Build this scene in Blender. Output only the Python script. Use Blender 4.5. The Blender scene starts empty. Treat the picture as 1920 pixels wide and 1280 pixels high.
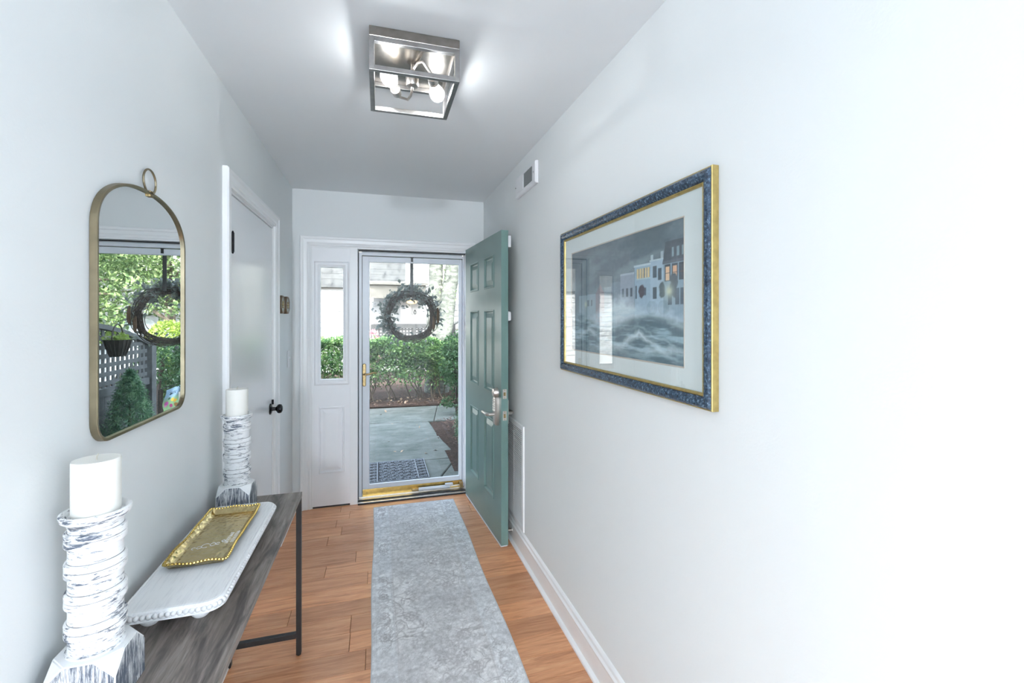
import bpy, bmesh, math, random
import numpy as np
from mathutils import Vector, Matrix

random.seed(7)
rng = np.random.default_rng(7)
S = bpy.context.scene
COL = S.collection
PI = math.pi

# ------------------------------------------------------------------ camera, world, sun, exposure
cam_d = bpy.data.cameras.new('camera')
cam = bpy.data.objects.new('camera', cam_d)
COL.objects.link(cam)
cam.location = (0, 0, 1.4583)
cam.rotation_euler = (PI / 2, 0, -0.285)
cam_d.sensor_width = 36
cam_d.lens = 851.54 / 1920 * 36
cam_d.shift_y = -(640 - 596.066) / 1920
cam_d.clip_start = 0.02
S.camera = cam

S.view_settings.view_transform = 'Standard'
S.view_settings.look = 'None'
S.view_settings.gamma = 1
S.view_settings.use_curve_mapping = False
S.view_settings.exposure = 0.64
S.cycles.max_bounces = 10
S.cycles.diffuse_bounces = 6
S.cycles.glossy_bounces = 5
S.cycles.transparent_max_bounces = 16
S.cycles.sample_clamp_indirect = 6
S.cycles.caustics_reflective = False
S.cycles.caustics_refractive = False

W = bpy.data.worlds.new('sky')
S.world = W
W.use_nodes = True
wn = W.node_tree.nodes
wn.clear()
sky = wn.new('ShaderNodeTexSky')
sky.sky_type = 'NISHITA'
sky.sun_disc = False
sky.sun_elevation = math.radians(39)
sky.sun_rotation = math.radians(188)
sky.air_density = 1.0
sky.dust_density = 2.5
sky.ozone_density = 1.0
wbg = wn.new('ShaderNodeBackground')
wbg.inputs['Strength'].default_value = 1.10
wo = wn.new('ShaderNodeOutputWorld')
hs = wn.new('ShaderNodeHueSaturation')
hs.inputs['Saturation'].default_value = .6
W.node_tree.links.new(sky.outputs[0], hs.inputs['Color'])
W.node_tree.links.new(hs.outputs[0], wbg.inputs[0])
W.node_tree.links.new(wbg.outputs[0], wo.inputs[0])

sun_d = bpy.data.lights.new('sun', 'SUN')
sun_d.energy = 10.0
sun_d.color = (1, .96, .88)
sun_d.angle = 0.02
sun = bpy.data.objects.new('sun', sun_d)
COL.objects.link(sun)
sun.rotation_euler = Vector((.14, 1, -.81)).to_track_quat('-Z', 'Y').to_euler()


def area(name, loc, direction, sx, sy, power, color):
    d = bpy.data.lights.new(name, 'AREA')
    d.shape = 'RECTANGLE'
    d.size, d.size_y, d.energy, d.color = sx, sy, power, color
    o = bpy.data.objects.new(name, d)
    COL.objects.link(o)
    o.location = loc
    o.rotation_euler = Vector(direction).to_track_quat('-Z', 'Y').to_euler()
    return o


# added fill lights at the unseen room's windows, and an added lamp without fixture
area('window_fill', (-2.2, -4.5, 1.5), (0.25, 1, 0.0), 1.4, 1.7, 8, (.73, .805, .90))
area('window_fill', (-2.92, -2.2, 1.5), (1, .25, 0.0), 2.0, 1.7, 3, (.73, .805, .90))
area('window_fill', (2.52, -2.2, 1.5), (-1, .25, 0.0), 2.0, 1.7, 98, (.73, .805, .90))
lamp_d = bpy.data.lights.new('room_fill', 'POINT')  # added point fill, unseen far behind the camera
lamp_d.energy = 305
lamp_d.color = (.78, .825, .90)
lamp_d.shadow_soft_size = .16
lamp = bpy.data.objects.new('room_fill', lamp_d)
COL.objects.link(lamp)
lamp.location = (-.45, -4.2, 2.1)


# ------------------------------------------------------------------ material helpers
def srgb(r, g, b):
    f = lambda c: ((c / 255 + .055) / 1.055) ** 2.4 if c > 10 else c / 255 / 12.92
    return (f(r), f(g), f(b), 1)


class Nodes:
    def __init__(s, name):
        s.m = bpy.data.materials.new(name)
        s.m.use_nodes = True
        s.t = s.m.node_tree
        s.n = s.t.nodes
        s.p = s.n['Principled BSDF']
        s.out = s.n['Material Output']

    def new(s, kind, **kw):
        x = s.n.new('ShaderNode' + kind)
        for k, v in kw.items():
            setattr(x, k, v)
        return x

    def link(s, a, b):
        s.t.links.new(a, b)

    def coords(s, scale=(1, 1, 1), kind='Object', rot=(0, 0, 0)):
        c = s.new('TexCoord')
        mp = s.new('Mapping')
        mp.inputs['Scale'].default_value = scale
        mp.inputs['Rotation'].default_value = rot
        s.link(c.outputs[kind], mp.inputs[0])
        return mp.outputs[0]

    def noise(s, co, scale=5, detail=4, rough=.5, dist=0):
        x = s.new('TexNoise')
        x.inputs['Scale'].default_value = scale
        x.inputs['Detail'].default_value = detail
        x.inputs['Roughness'].default_value = rough
        x.inputs['Distortion'].default_value = dist
        if co is not None:
            s.link(co, x.inputs['Vector'])
        return x.outputs['Fac']

    def ramp(s, fac, stops):
        r = s.new('ValToRGB')
        el = r.color_ramp.elements
        while len(el) < len(stops):
            el.new(.5)
        for e, (p, c) in zip(el, stops):
            e.position = p
            e.color = c
        s.link(fac, r.inputs[0])
        return r.outputs[0]

    def mix(s, fac, a, b, mode='MIX'):
        x = s.new('Mix', data_type='RGBA', blend_type=mode)
        if isinstance(fac, (int, float)):
            x.inputs[0].default_value = fac
        else:
            s.link(fac, x.inputs[0])
        for v, i in ((a, 6), (b, 7)):
            if isinstance(v, tuple):
                x.inputs[i].default_value = v
            else:
                s.link(v, x.inputs[i])
        return x.outputs[2]

    def bump(s, h, strength=.2, dist=.002):
        b = s.new('Bump')
        b.inputs['Strength'].default_value = strength
        b.inputs['Distance'].default_value = dist
        s.link(h, b.inputs['Height'])
        s.link(b.outputs[0], s.p.inputs['Normal'])

    def set(s, **kw):
        names = dict(col='Base Color', rough='Roughness', metal='Metallic', spec='Specular IOR Level',
                     coat='Coat Weight', emit='Emission Color', estr='Emission Strength', sss='Subsurface Weight')
        for k, v in kw.items():
            i = s.p.inputs[names[k]]
            if isinstance(v, (int, float, tuple)):
                i.default_value = v
            else:
                s.link(v, i)
        return s


def plain(name, c, rough=.5, metal=0, var=.06, nscale=12, bump=0.0, bscale=80, spec=.5):
    N = Nodes(name)
    co = N.coords()
    c2 = tuple(x * (1 - var) for x in c[:3]) + (1,)
    col = N.ramp(N.noise(co, nscale, 3), [(.3, c2), (.7, c)])
    N.set(col=col, rough=rough, metal=metal, spec=spec)
    if bump:
        N.bump(N.noise(co, bscale, 2), bump, .001)
    return N.m


M = {}
M['wall'] = plain('wall_paint', (.785, .81, .812, 1), .55, var=.015, nscale=2, bump=.25, bscale=160, spec=.3)
M['ceiling'] = plain('ceiling_paint', (.82, .845, .86, 1), .7, var=.01, nscale=2, bump=.1, bscale=200, spec=.2)
M['trim'] = plain('white_trim_paint', (.89, .90, .91, 1), .32, var=.02, nscale=6)
M['closet'] = plain('closet_door_paint', (.86, .88, .905, 1), .2, var=.02, nscale=3, bump=.05, bscale=30, spec=.9)
M['sidelight'] = plain('sidelight_paint', (.89, .90, .92, 1), .35, var=.02)
M['alu'] = plain('white_aluminium', (.76, .80, .85, 1), .35, var=.03, spec=.6)
M['dark'] = plain('dark_rubber', (.02, .021, .023, 1), .6)
M['black'] = plain('black_steel', (.012, .012, .013, 1), .42, var=.2)
M['blackknob'] = plain('black_bronze', (.016, .016, .019, 1), .25, metal=.6)
M['brass'] = plain('brass', (.62, .42, .13, 1), .3, metal=1, var=.25, nscale=30)
M['brassold'] = plain('worn_brass', (.45, .33, .16, 1), .38, metal=1, var=.4, nscale=60)
M['antique'] = plain('antique_brass', (.34, .285, .19, 1), .36, metal=1, var=.3, nscale=18)
M['nickel'] = plain('brushed_nickel', (.58, .55, .51, 1), .3, metal=1, var=.12, nscale=40)
M['plate'] = plain('brushed_plate', (.36, .33, .30, 1), .25, metal=1, var=.2, nscale=40)
M['framemetal'] = plain('grey_nickel_frame', (.40, .39, .38, 1), .34, metal=1, var=.2, nscale=40)
M['satin'] = plain('satin_nickel', (.62, .58, .54, 1), .34, metal=1, var=.1)
M['plastic'] = plain('white_plastic', (.82, .83, .85, 1), .4)
M['wax'] = plain('candle_wax', (.86, .85, .80, 1), .45, var=.02)
M['wick'] = plain('wick', (.5, .47, .4, 1), .9)
M['mat_board'] = plain('mat_board', (.80, .83, .84, 1), .8, var=.01)
M['gold'] = plain('gold_leaf_edge', (.55, .42, .16, 1), .4, metal=.8, var=.25, nscale=50)
M['greyvent'] = plain('grey_vent', (.2, .21, .21, 1), .5)


def mk_door():
    N = Nodes('green_door_paint')
    co = N.coords()
    col = N.ramp(N.noise(co, 4, 5), [(.3, (.125, .215, .20, 1)), (.7, (.15, .245, .228, 1))])
    N.set(col=col, rough=.33, spec=.4)
    N.bump(N.noise(N.coords((30, 30, 4)), 6, 3), .04, .002)
    return N.m


M['door'] = mk_door()


def mk_plank():
    N = Nodes('hardwood_plank')
    oi = N.new('ObjectInfo')
    tc = N.new('TexCoord')
    add = N.new('VectorMath', operation='MULTIPLY_ADD')
    cmb = N.new('CombineXYZ')
    for i in range(3):
        N.link(oi.outputs['Random'], cmb.inputs[i])
    N.link(cmb.outputs[0], add.inputs[0])
    add.inputs[1].default_value = (37, 91, 53)
    N.link(tc.outputs['Object'], add.inputs[2])
    mp = N.new('Mapping')
    mp.inputs['Scale'].default_value = (1.6, 17, 17)
    N.link(add.outputs[0], mp.inputs[0])
    g = N.noise(mp.outputs[0], 2.2, 8, .65, .9)
    mp2 = N.new('Mapping')
    mp2.inputs['Scale'].default_value = (5, 160, 160)
    N.link(add.outputs[0], mp2.inputs[0])
    fine = N.noise(mp2.outputs[0], 2, 3)
    base = N.ramp(g, [(.25, (.44, .19, .093, 1)), (.48, (.70, .335, .168, 1)), (.75, (.85, .47, .255, 1))])
    tone = N.ramp(oi.outputs['Random'], [(0, (.82, .79, .78, 1)), (.5, (1, .98, .96, 1)), (1, (1.14, 1.09, 1.04, 1))])
    c = N.mix(1, base, tone, 'MULTIPLY')
    f = N.ramp(fine, [(.3, (.72, .70, .68, 1)), (.6, (1, 1, 1, 1))])
    c = N.mix(.7, c, f, 'MULTIPLY')
    N.set(col=c, rough=.24, spec=.55)
    N.bump(fine, .08, .001)
    return N.m


M['plank'] = mk_plank()
M['bounce_floor'] = plain('grey_bounce_floor', (.48, .50, .52, 1), .95, var=.1, nscale=40)
M['plankgap'] = plain('floor_gap', (.06, .03, .018, 1), .7)


def mk_table():
    N = Nodes('grey_brown_wood')
    g = N.noise(N.coords((22, 1.6, 22)), 2.4, 9, .68, 1.2)
    k = N.noise(N.coords((6, 1.3, 6)), 2.2, 4, .6, 1.5)
    c = N.ramp(g, [(.25, (.09, .077, .07, 1)), (.5, (.235, .20, .178, 1)), (.78, (.42, .365, .33, 1))])
    c = N.mix(.8, c, N.ramp(k, [(.36, (.28, .27, .29, 1)), (.5, (1, 1, 1, 1))]), 'MULTIPLY')
    N.set(col=c, rough=.42)
    N.bump(g, .15, .001)
    return N.m


M['table'] = mk_table()


def mk_distress(name, scale, lo, hi):
    N = Nodes(name)
    a = N.noise(N.coords(scale), 2.6, 7, .72, .4)
    b = N.noise(N.coords((9, 9, 9)), 1.6, 2)
    m = N.new('Math', operation='MULTIPLY_ADD')
    N.link(b, m.inputs[0])
    m.inputs[1].default_value = .5
    N.link(a, m.inputs[2])
    c = N.ramp(m.outputs[0], [(lo, (.84, .85, .86, 1)), (hi, (.09, .11, .15, 1))])
    N.set(col=c, rough=.6)
    N.bump(a, .25, .001)
    return N.m


M['distress_h'] = mk_distress('whitewash_turned', (14, 14, 75), .78, .875)
M['groove'] = plain('dark_groove', (.42, .43, .45, 1), .8, var=.7, nscale=60)
M['whitewash'] = plain('clean_whitewash', (.84, .85, .86, 1), .6, var=.05, nscale=60)
M['distress_v'] = mk_distress('whitewash_block', (95, 95, 10), .60, .80)


def mk_white_wood():
    N = Nodes('white_painted_wood')
    g = N.noise(N.coords((60, 5, 60)), 3, 6, .6)
    N.set(col=N.ramp(g, [(.3, (.76, .77, .79, 1)), (.5, (.87, .88, .89, 1))]), rough=.55)
    N.bump(g, .2, .001)
    return N.m


M['riser'] = mk_white_wood()
M['riserbead'] = plain('white_bead', (.86, .86, .87, 1), .5, var=.25, nscale=90)


def mk_hammered():
    N = Nodes('hammered_gold')
    v = N.new('TexVoronoi', feature='SMOOTH_F1')
    v.inputs['Scale'].default_value = 75
    N.link(N.coords((1, 1, 1)), v.inputs['Vector'])
    N.set(col=N.ramp(N.noise(N.coords(), 20, 2), [(.3, (.56, .44, .22, 1)), (.7, (.68, .56, .30, 1))]), rough=.24, metal=1)
    N.bump(v.outputs['Distance'], .55, .004)
    return N.m


M['hammered'] = mk_hammered()
M['goldbead'] = plain('gold_bead', (.60, .43, .13, 1), .22, metal=1, var=.2)


def mk_frame():
    N = Nodes('blue_speckled_frame')
    a = N.noise(N.coords(), 130, 4, .75)
    c = N.ramp(a, [(.38, (.010, .018, .036, 1)), (.55, (.042, .078, .125, 1)), (.70, (.22, .33, .43, 1))])
    N.set(col=c, rough=.25)
    return N.m


M['frame'] = mk_frame()


def mk_attr(name, rough=.6, bump=None):
    N = Nodes(name)
    a = N.new('VertexColor', layer_name='Col')
    N.set(col=a.outputs[0], rough=rough)
    if bump:
        N.bump(N.noise(N.coords(), bump, 2), .3, .002)
    return N.m


M['print'] = mk_attr('printed_paper', .7)
M['rug'] = mk_attr('woven_rug', .95, 420)
M['rugedge'] = plain('rug_binding', (.62, .63, .65, 1), .95)
M['flag'] = mk_attr('printed_cloth', .9)


def mk_glass(name, refl=1.0, haze=0.0, tint=(.97, .985, .98, 1), ior=1.5):
    N = Nodes(name)
    tr = N.new('BsdfTransparent')
    tr.inputs[0].default_value = tint
    gl = N.new('BsdfGlossy')
    gl.inputs['Roughness'].default_value = 0.0
    gl.inputs['Color'].default_value = (1, 1, 1, 1)
    fr = N.new('Fresnel')
    fr.inputs[0].default_value = ior
    mu = N.new('Math', operation='MULTIPLY', use_clamp=True)
    N.link(fr.outputs[0], mu.inputs[0])
    ge = N.new('NewGeometry')
    fac = N.new('MapRange')
    N.link(ge.outputs['Backfacing'], fac.inputs[0])
    fac.inputs[3].default_value = refl
    fac.inputs[4].default_value = 0.0
    N.link(fac.outputs[0], mu.inputs[1])
    mx = N.new('MixShader')
    N.link(mu.outputs[0], mx.inputs[0])
    N.link(tr.outputs[0], mx.inputs[1])
    N.link(gl.outputs[0], mx.inputs[2])
    last = mx
    if haze:
        di = N.new('BsdfDiffuse')
        di.inputs[0].default_value = (.85, .87, .88, 1)
        m2 = N.new('MixShader')
        n = N.noise(N.coords((3, 3, 1.2)), 2.5, 5, .7)
        hz = N.new('Math', operation='MULTIPLY')
        N.link(n, hz.inputs[0])
        hz.inputs[1].default_value = haze * 2
        N.link(hz.outputs[0], m2.inputs[0])
        N.link(mx.outputs[0], m2.inputs[1])
        N.link(di.outputs[0], m2.inputs[2])
        last = m2
    N.link(last.outputs[0], N.out.inputs[0])
    return N.m


M['glass'] = mk_glass('window_glass', .6, .006)
M['pictureglass'] = mk_glass('picture_glass', 1.3, 0)
M['bulbglass'] = mk_glass('bulb_glass', 1.6, .10, (.98, .98, .98, 1))
N_ = M['bulbglass'].node_tree
em_ = N_.nodes.new('ShaderNodeEmission')
em_.inputs[0].default_value = (1, .98, .95, 1)
em_.inputs[1].default_value = .16
ad_ = N_.nodes.new('ShaderNodeAddShader')
o_ = N_.nodes['Material Output']
N_.links.new(o_.inputs[0].links[0].from_socket, ad_.inputs[0])
N_.links.new(em_.outputs[0], ad_.inputs[1])
N_.links.new(ad_.outputs[0], o_.inputs[0])
N_ = Nodes('mirror_silver')
N_.set(col=(.84, .87, .87, 1), metal=1, rough=0.0)
M['mirror'] = N_.m
N_ = Nodes('filament')
N_.set(col=(1, 1, 1, 1), emit=(1, .93, .82, 1), estr=40)
M['filament'] = N_.m
N_ = Nodes('porch_lamp_glow')
N_.set(col=(1, .8, .5, 1), emit=(1, .62, .25, 1), estr=1.2)
M['porchlamp'] = N_.m

# outdoors
def mk_concrete():
    N = Nodes('weathered_concrete')
    a = N.noise(N.coords((1, 1.6, 1)), 3.5, 8, .7)
    b = N.noise(N.coords(), 60, 4, .7)
    c = N.ramp(a, [(.3, (.09, .117, .102, 1)), (.55, (.185, .207, .192, 1)), (.75, (.29, .305, .292, 1))])
    c = N.mix(.5, c, N.ramp(b, [(.35, (.6, .62, .6, 1)), (.6, (1, 1, 1, 1))]), 'MULTIPLY')
    N.set(col=c, rough=.9)
    N.bump(b, .4, .004)
    return N.m


M['concrete'] = mk_concrete()


def mk_mulch():
    N = Nodes('pine_mulch')
    a = N.noise(N.coords((1, 1, 1)), 38, 6, .75, .6)
    b = N.noise(N.coords(), 3, 3)
    c = N.ramp(a, [(.3, (.014, .0085, .006, 1)), (.52, (.055, .031, .022, 1)), (.72, (.20, .13, .095, 1))])
    c = N.mix(.5, c, N.ramp(b, [(.35, (.6, .55, .5, 1)), (.65, (1, 1, 1, 1))]), 'MULTIPLY')
    N.set(col=c, rough=.95)
    N.bump(a, 1, .02)
    return N.m


M['mulch'] = mk_mulch()
M['chip'] = plain('mulch_chip', (.17, .105, .078, 1), .9, var=.7, nscale=40)
M['drylf'] = plain('dry_leaf', (.50, .36, .25, 1), .8, var=.4, nscale=9)


def mk_leaf(name, stops, trans=.35, nscale=7, rough=.4):
    N = Nodes(name)
    a = N.noise(N.coords(), nscale, 3, .7)
    w = N.new('TexWhiteNoise', noise_dimensions='3D')
    ge = N.new('NewGeometry')
    sn = N.new('VectorMath', operation='SNAP')
    sn.inputs[1].default_value = (.05, .05, .05)
    N.link(ge.outputs['Position'], sn.inputs[0])
    N.link(sn.outputs[0], w.inputs['Vector'])
    m = N.new('Math', operation='MULTIPLY_ADD')
    N.link(w.outputs['Value'], m.inputs[0])
    m.inputs[1].default_value = .5
    sc = N.new('Math', operation='MULTIPLY')
    N.link(a, sc.inputs[0])
    sc.inputs[1].default_value = .55
    N.link(sc.outputs[0], m.inputs[2])
    c = N.ramp(m.outputs[0], stops)
    N.set(col=c, rough=rough, spec=.5)
    t = N.new('BsdfTranslucent')
    N.link(c, t.inputs[0])
    mx = N.new('MixShader')
    mx.inputs[0].default_value = trans
    N.link(N.p.outputs[0], mx.inputs[1])
    N.link(t.outputs[0], mx.inputs[2])
    N.link(mx.outputs[0], N.out.inputs[0])
    return N.m


M['hedge'] = mk_leaf('privet_leaf', [(.2, (.025, .075, .03, 1)), (.5, (.09, .21, .07, 1)), (.8, (.28, .45, .16, 1))])
M['shrub'] = mk_leaf('shrub_leaf', [(.2, (.025, .07, .03, 1)), (.5, (.06, .15, .06, 1)), (.8, (.13, .26, .11, 1))])
M['treeleaf'] = mk_leaf('tree_leaf', [(.2, (.05, .10, .045, 1)), (.5, (.15, .25, .09, 1)), (.8, (.42, .52, .25, 1))], .4)
M['limeleaf'] = mk_leaf('lime_leaf', [(.2, (.14, .23, .04, 1)), (.5, (.26, .37, .07, 1)), (.8, (.42, .52, .14, 1))], .4)
M['juniper'] = mk_leaf('juniper_needle', [(.2, (.05, .13, .075, 1)), (.5, (.13, .28, .15, 1)), (.8, (.26, .45, .24, 1))], .2)
M['euca'] = mk_leaf('eucalyptus_leaf', [(.2, (.09, .115, .105, 1)), (.5, (.18, .215, .195, 1)), (.8, (.30, .345, .31, 1))], .25)
M['pink'] = mk_leaf('pink_petal', [(.2, (.55, .22, .30, 1)), (.5, (.6, .32, .38, 1)), (.8, (.7, .5, .53, 1))], .3)
M['twig'] = plain('twig_bark', (.10, .075, .062, 1), .85, var=.6, nscale=60)
M['stem'] = plain('shrub_stem', (.16, .13, .10, 1), .9, var=.5, nscale=40)
M['reflection'] = plain('brown_reflection', (.17, .095, .05, 1), .7, var=.4, nscale=40)


def mk_bark():
    N = Nodes('pale_mottled_bark')
    a = N.noise(N.coords((1, 1, 2.2)), 5, 6, .7, .8)
    b = N.noise(N.coords((1, 1, 6)), 14, 5, .7)
    c = N.ramp(a, [(.32, (.04, .047, .041, 1)), (.5, (.115, .128, .115, 1)), (.7, (.28, .295, .27, 1))])
    c = N.mix(.6, c, N.ramp(b, [(.35, (.5, .52, .5, 1)), (.6, (1, 1, 1, 1))]), 'MULTIPLY')
    N.set(col=c, rough=.9)
    N.bump(b, .5, .02)
    return N.m


M['bark'] = mk_bark()
M['siding'] = plain('white_siding', (.42, .43, .44, 1), .7, var=.06, nscale=3)
M['greysiding'] = plain('grey_siding', (.075, .082, .088, 1), .7, var=.08, nscale=3)
M['whitehouse'] = plain('white_house_trim', (.64, .64, .65, 1), .6)
M['beam'] = plain('porch_beam', (.22, .21, .188, 1), .7)
M['fencedark'] = plain('dark_stained_wood', (.045, .048, .052, 1), .75, var=.3, nscale=14, bump=.2)
M['fencegrey'] = plain('grey_stained_wood', (.12, .127, .13, 1), .8, var=.35, nscale=14, bump=.2)
M['wicker'] = plain('dark_wicker', (.055, .045, .035, 1), .8, var=.5, nscale=60)
M['matdark'] = plain('doormat_rubber', (.028, .033, .040, 1), .85, var=.3, nscale=60)
M['matline'] = plain('doormat_scroll', (.30, .33, .37, 1), .7, var=.3, nscale=60)
M['carpaint'] = plain('pale_car_paint', (.62, .68, .76, 1), .2)
M['carglass'] = plain('dark_car_glass', (.03, .035, .04, 1), .08)
M['tyre'] = plain('tyre_rubber', (.02, .02, .02, 1), .8)
M['facade'] = plain('house_cladding', (.42, .44, .42, 1), .8)
M['roofing'] = plain('roof_shingle', (.14, .13, .125, 1), .9)
M['stone'] = plain('plaque_face', (.50, .52, .47, 1), .6, var=.5, nscale=70)
M['plaquewood'] = plain('plaque_edge', (.20, .13, .075, 1), .5, var=.4, nscale=50)


# ------------------------------------------------------------------ geometry helpers
class MB:
    def __init__(s):
        s.v, s.f, s.mi = [], [], []

    def add(s, verts, faces, mi=0):
        o = len(s.v)
        s.v += [tuple(map(float, p)) for p in verts]
        s.f += [tuple(i + o for i in f) for f in faces]
        s.mi += [mi] * len(faces)
        return s

    def box(s, lo, hi, mi=0):
        (a, b, c), (d, e, f) = lo, hi
        return s.add([(a, b, c), (d, b, c), (d, e, c), (a, e, c), (a, b, f), (d, b, f), (d, e, f), (a, e, f)],
                     [(0, 3, 2, 1), (4, 5, 6, 7), (0, 1, 5, 4), (1, 2, 6, 5), (2, 3, 7, 6), (3, 0, 4, 7)], mi)

    def hexa(s, p, mi=0):
        return s.add(p, [(0, 3, 2, 1), (4, 5, 6, 7), (0, 1, 5, 4), (1, 2, 6, 5), (2, 3, 7, 6), (3, 0, 4, 7)], mi)

    def lathe(s, prof, c=(0, 0, 0), seg=32, axis='z', mi=0):
        vs, fs = [], []
        n = len(prof)
        for k in range(seg):
            a = 2 * PI * k / seg
            for r, z in prof:
                p = (r * math.cos(a), r * math.sin(a), z)
                if axis == 'x':
                    p = (p[2], p[0], p[1])
                elif axis == 'y':
                    p = (p[1], p[2], p[0])
                vs.append((p[0] + c[0], p[1] + c[1], p[2] + c[2]))
        for k in range(seg):
            k2 = (k + 1) % seg
            for i in range(n - 1):
                fs.append((k * n + i, k2 * n + i, k2 * n + i + 1, k * n + i + 1))
        if prof[0][0] > 1e-6:
            fs.append(tuple(k * n for k in range(seg))[::-1])
        if prof[-1][0] > 1e-6:
            fs.append(tuple(k * n + n - 1 for k in range(seg)))
        return s.add(vs, fs, mi)

    def tube(s, pts, r, seg=8, closed=False, mi=0):
        pts = [Vector(p) for p in pts]
        n = len(pts)
        rs = r if isinstance(r, (list, tuple)) else [r] * n
        vs, fs = [], []
        up = None
        for i, p in enumerate(pts):
            a = pts[i - 1] if (i > 0 or closed) else p
            b = pts[(i + 1) % n] if (i < n - 1 or closed) else p
            t = (b - a)
            t = t.normalized() if t.length > 1e-9 else Vector((0, 0, 1))
            if up is None:
                up = t.orthogonal().normalized()
            up = (up - t * up.dot(t))
            up = up.normalized() if up.length > 1e-6 else t.orthogonal().normalized()
            w = t.cross(up)
            for k in range(seg):
                an = 2 * PI * k / seg
                vs.append(p + (up * math.cos(an) + w * math.sin(an)) * rs[i])
        m = n if closed else n - 1
        for i in range(m):
            j = (i + 1) % n
            for k in range(seg):
                k2 = (k + 1) % seg
                fs.append((i * seg + k, i * seg + k2, j * seg + k2, j * seg + k))
        if not closed:
            fs.append(tuple(range(seg))[::-1])
            fs.append(tuple((n - 1) * seg + k for k in range(seg)))
        return s.add(vs, fs, mi)

    def sphere(s, c, r, seg=10, rings=6, mi=0, sc=(1, 1, 1)):
        prof = [(max(1e-7, math.sin(PI * i / rings)) * r, -math.cos(PI * i / rings) * r) for i in range(rings + 1)]
        o = len(s.v)
        s.lathe(prof, (0, 0, 0), seg, mi=mi)
        for i in range(o, len(s.v)):
            x, y, z = s.v[i]
            s.v[i] = (x * sc[0] + c[0], y * sc[1] + c[1], z * sc[2] + c[2])
        return s

    def sweep(s, loop, prof, place, mi=0):
        """loop: closed 2-d outline (ccw); prof: [(inset, height)...]; place(a, b, h) -> point."""
        n = len(loop)
        P = [Vector(p) for p in loop]
        nor = []
        for i in range(n):
            e1 = (P[i] - P[i - 1]).normalized()
            e2 = (P[(i + 1) % n] - P[i]).normalized()
            n1, n2 = Vector((-e1.y, e1.x)), Vector((-e2.y, e2.x))
            m = n1 + n2
            m = m / max(.3, (1 + n1.dot(n2)))
            nor.append(m)
        k = len(prof)
        vs = [place(*(P[i] + nor[i] * a), h) for i in range(n) for a, h in prof]
        fs = []
        for i in range(n):
            j = (i + 1) % n
            for q in range(k - 1):
                fs.append((i * k + q, j * k + q, j * k + q + 1, i * k + q + 1))
        return s.add(vs, fs, mi)

    def cap(s, loop, place, h, mi=0):
        return s.add([place(a, b, h) for a, b in loop], [tuple(range(len(loop)))], mi)


def link_mesh(name, me, parent=None, loc=(0, 0, 0)):
    o = bpy.data.objects.new(name, me)
    COL.objects.link(o)
    o.location = loc
    if parent is not None:
        o.parent = parent
    return o


def wloc(o):
    p = Vector((0, 0, 0))
    while o is not None:
        p += o.location
        o = o.parent
    return p


def obj(name, mb, mat, parent=None, bevel=0, smooth=False, bseg=2, fix=True, auto=None):
    """one mesh object from world-space geometry; a part's origin is its parent's (parents are never rotated here)"""
    off = wloc(parent) if parent is not None else Vector((0, 0, 0))
    me = bpy.data.meshes.new(name)
    me.from_pydata([(x - off.x, y - off.y, z - off.z) for x, y, z in mb.v], [], mb.f)
    for m in (mat if isinstance(mat, list) else [mat]):
        me.materials.append(m)
    me.polygons.foreach_set('material_index', mb.mi)
    if fix or bevel:
        b = bmesh.new()
        b.from_mesh(me)
        if fix:
            bmesh.ops.recalc_face_normals(b, faces=b.faces)
        if bevel:
            es = [e for e in b.edges if e.is_manifold and e.calc_face_angle(0) > .6]
            bmesh.ops.bevel(b, geom=es, offset=bevel, segments=bseg, affect='EDGES', profile=.6, clamp_overlap=True)
        b.to_mesh(me)
        b.free()
    if smooth:
        me.polygons.foreach_set('use_smooth', [True] * len(me.polygons))
        me.set_sharp_from_angle(angle=auto if auto else .7)
    me.update()
    return link_mesh(name, me, parent)


def tag(o, label=None, cat=None, group=None, kind=None):
    if label:
        o['label'] = label
    if cat:
        o['category'] = cat
    if group:
        o['group'] = group
    if kind:
        o['kind'] = kind
    return o


def thing(name, loc, label, cat, group=None, kind=None):
    o = bpy.data.objects.new(name, None)
    COL.objects.link(o)
    o.location = loc
    o.empty_display_size = .05
    return tag(o, label, cat, group, kind)


def struct(name, mb, mat, **kw):
    return tag(obj(name, mb, mat, **kw), kind='structure')


def copy_tree(o, parent=None):
    c = o.copy()
    COL.objects.link(c)
    if parent is not None:
        c.parent = parent
    for ch in list(o.children):
        copy_tree(ch, c)
    return c


def rrect(x0, y0, x1, y1, r, seg=6):
    out = []
    for cx, cy, a0 in ((x1 - r, y0 + r, -PI / 2), (x1 - r, y1 - r, 0), (x0 + r, y1 - r, PI / 2), (x0 + r, y0 + r, PI)):
        for k in range(seg + 1):
            a = a0 + PI / 2 * k / seg
            out.append((cx + r * math.cos(a), cy + r * math.sin(a)))
    return out


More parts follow.
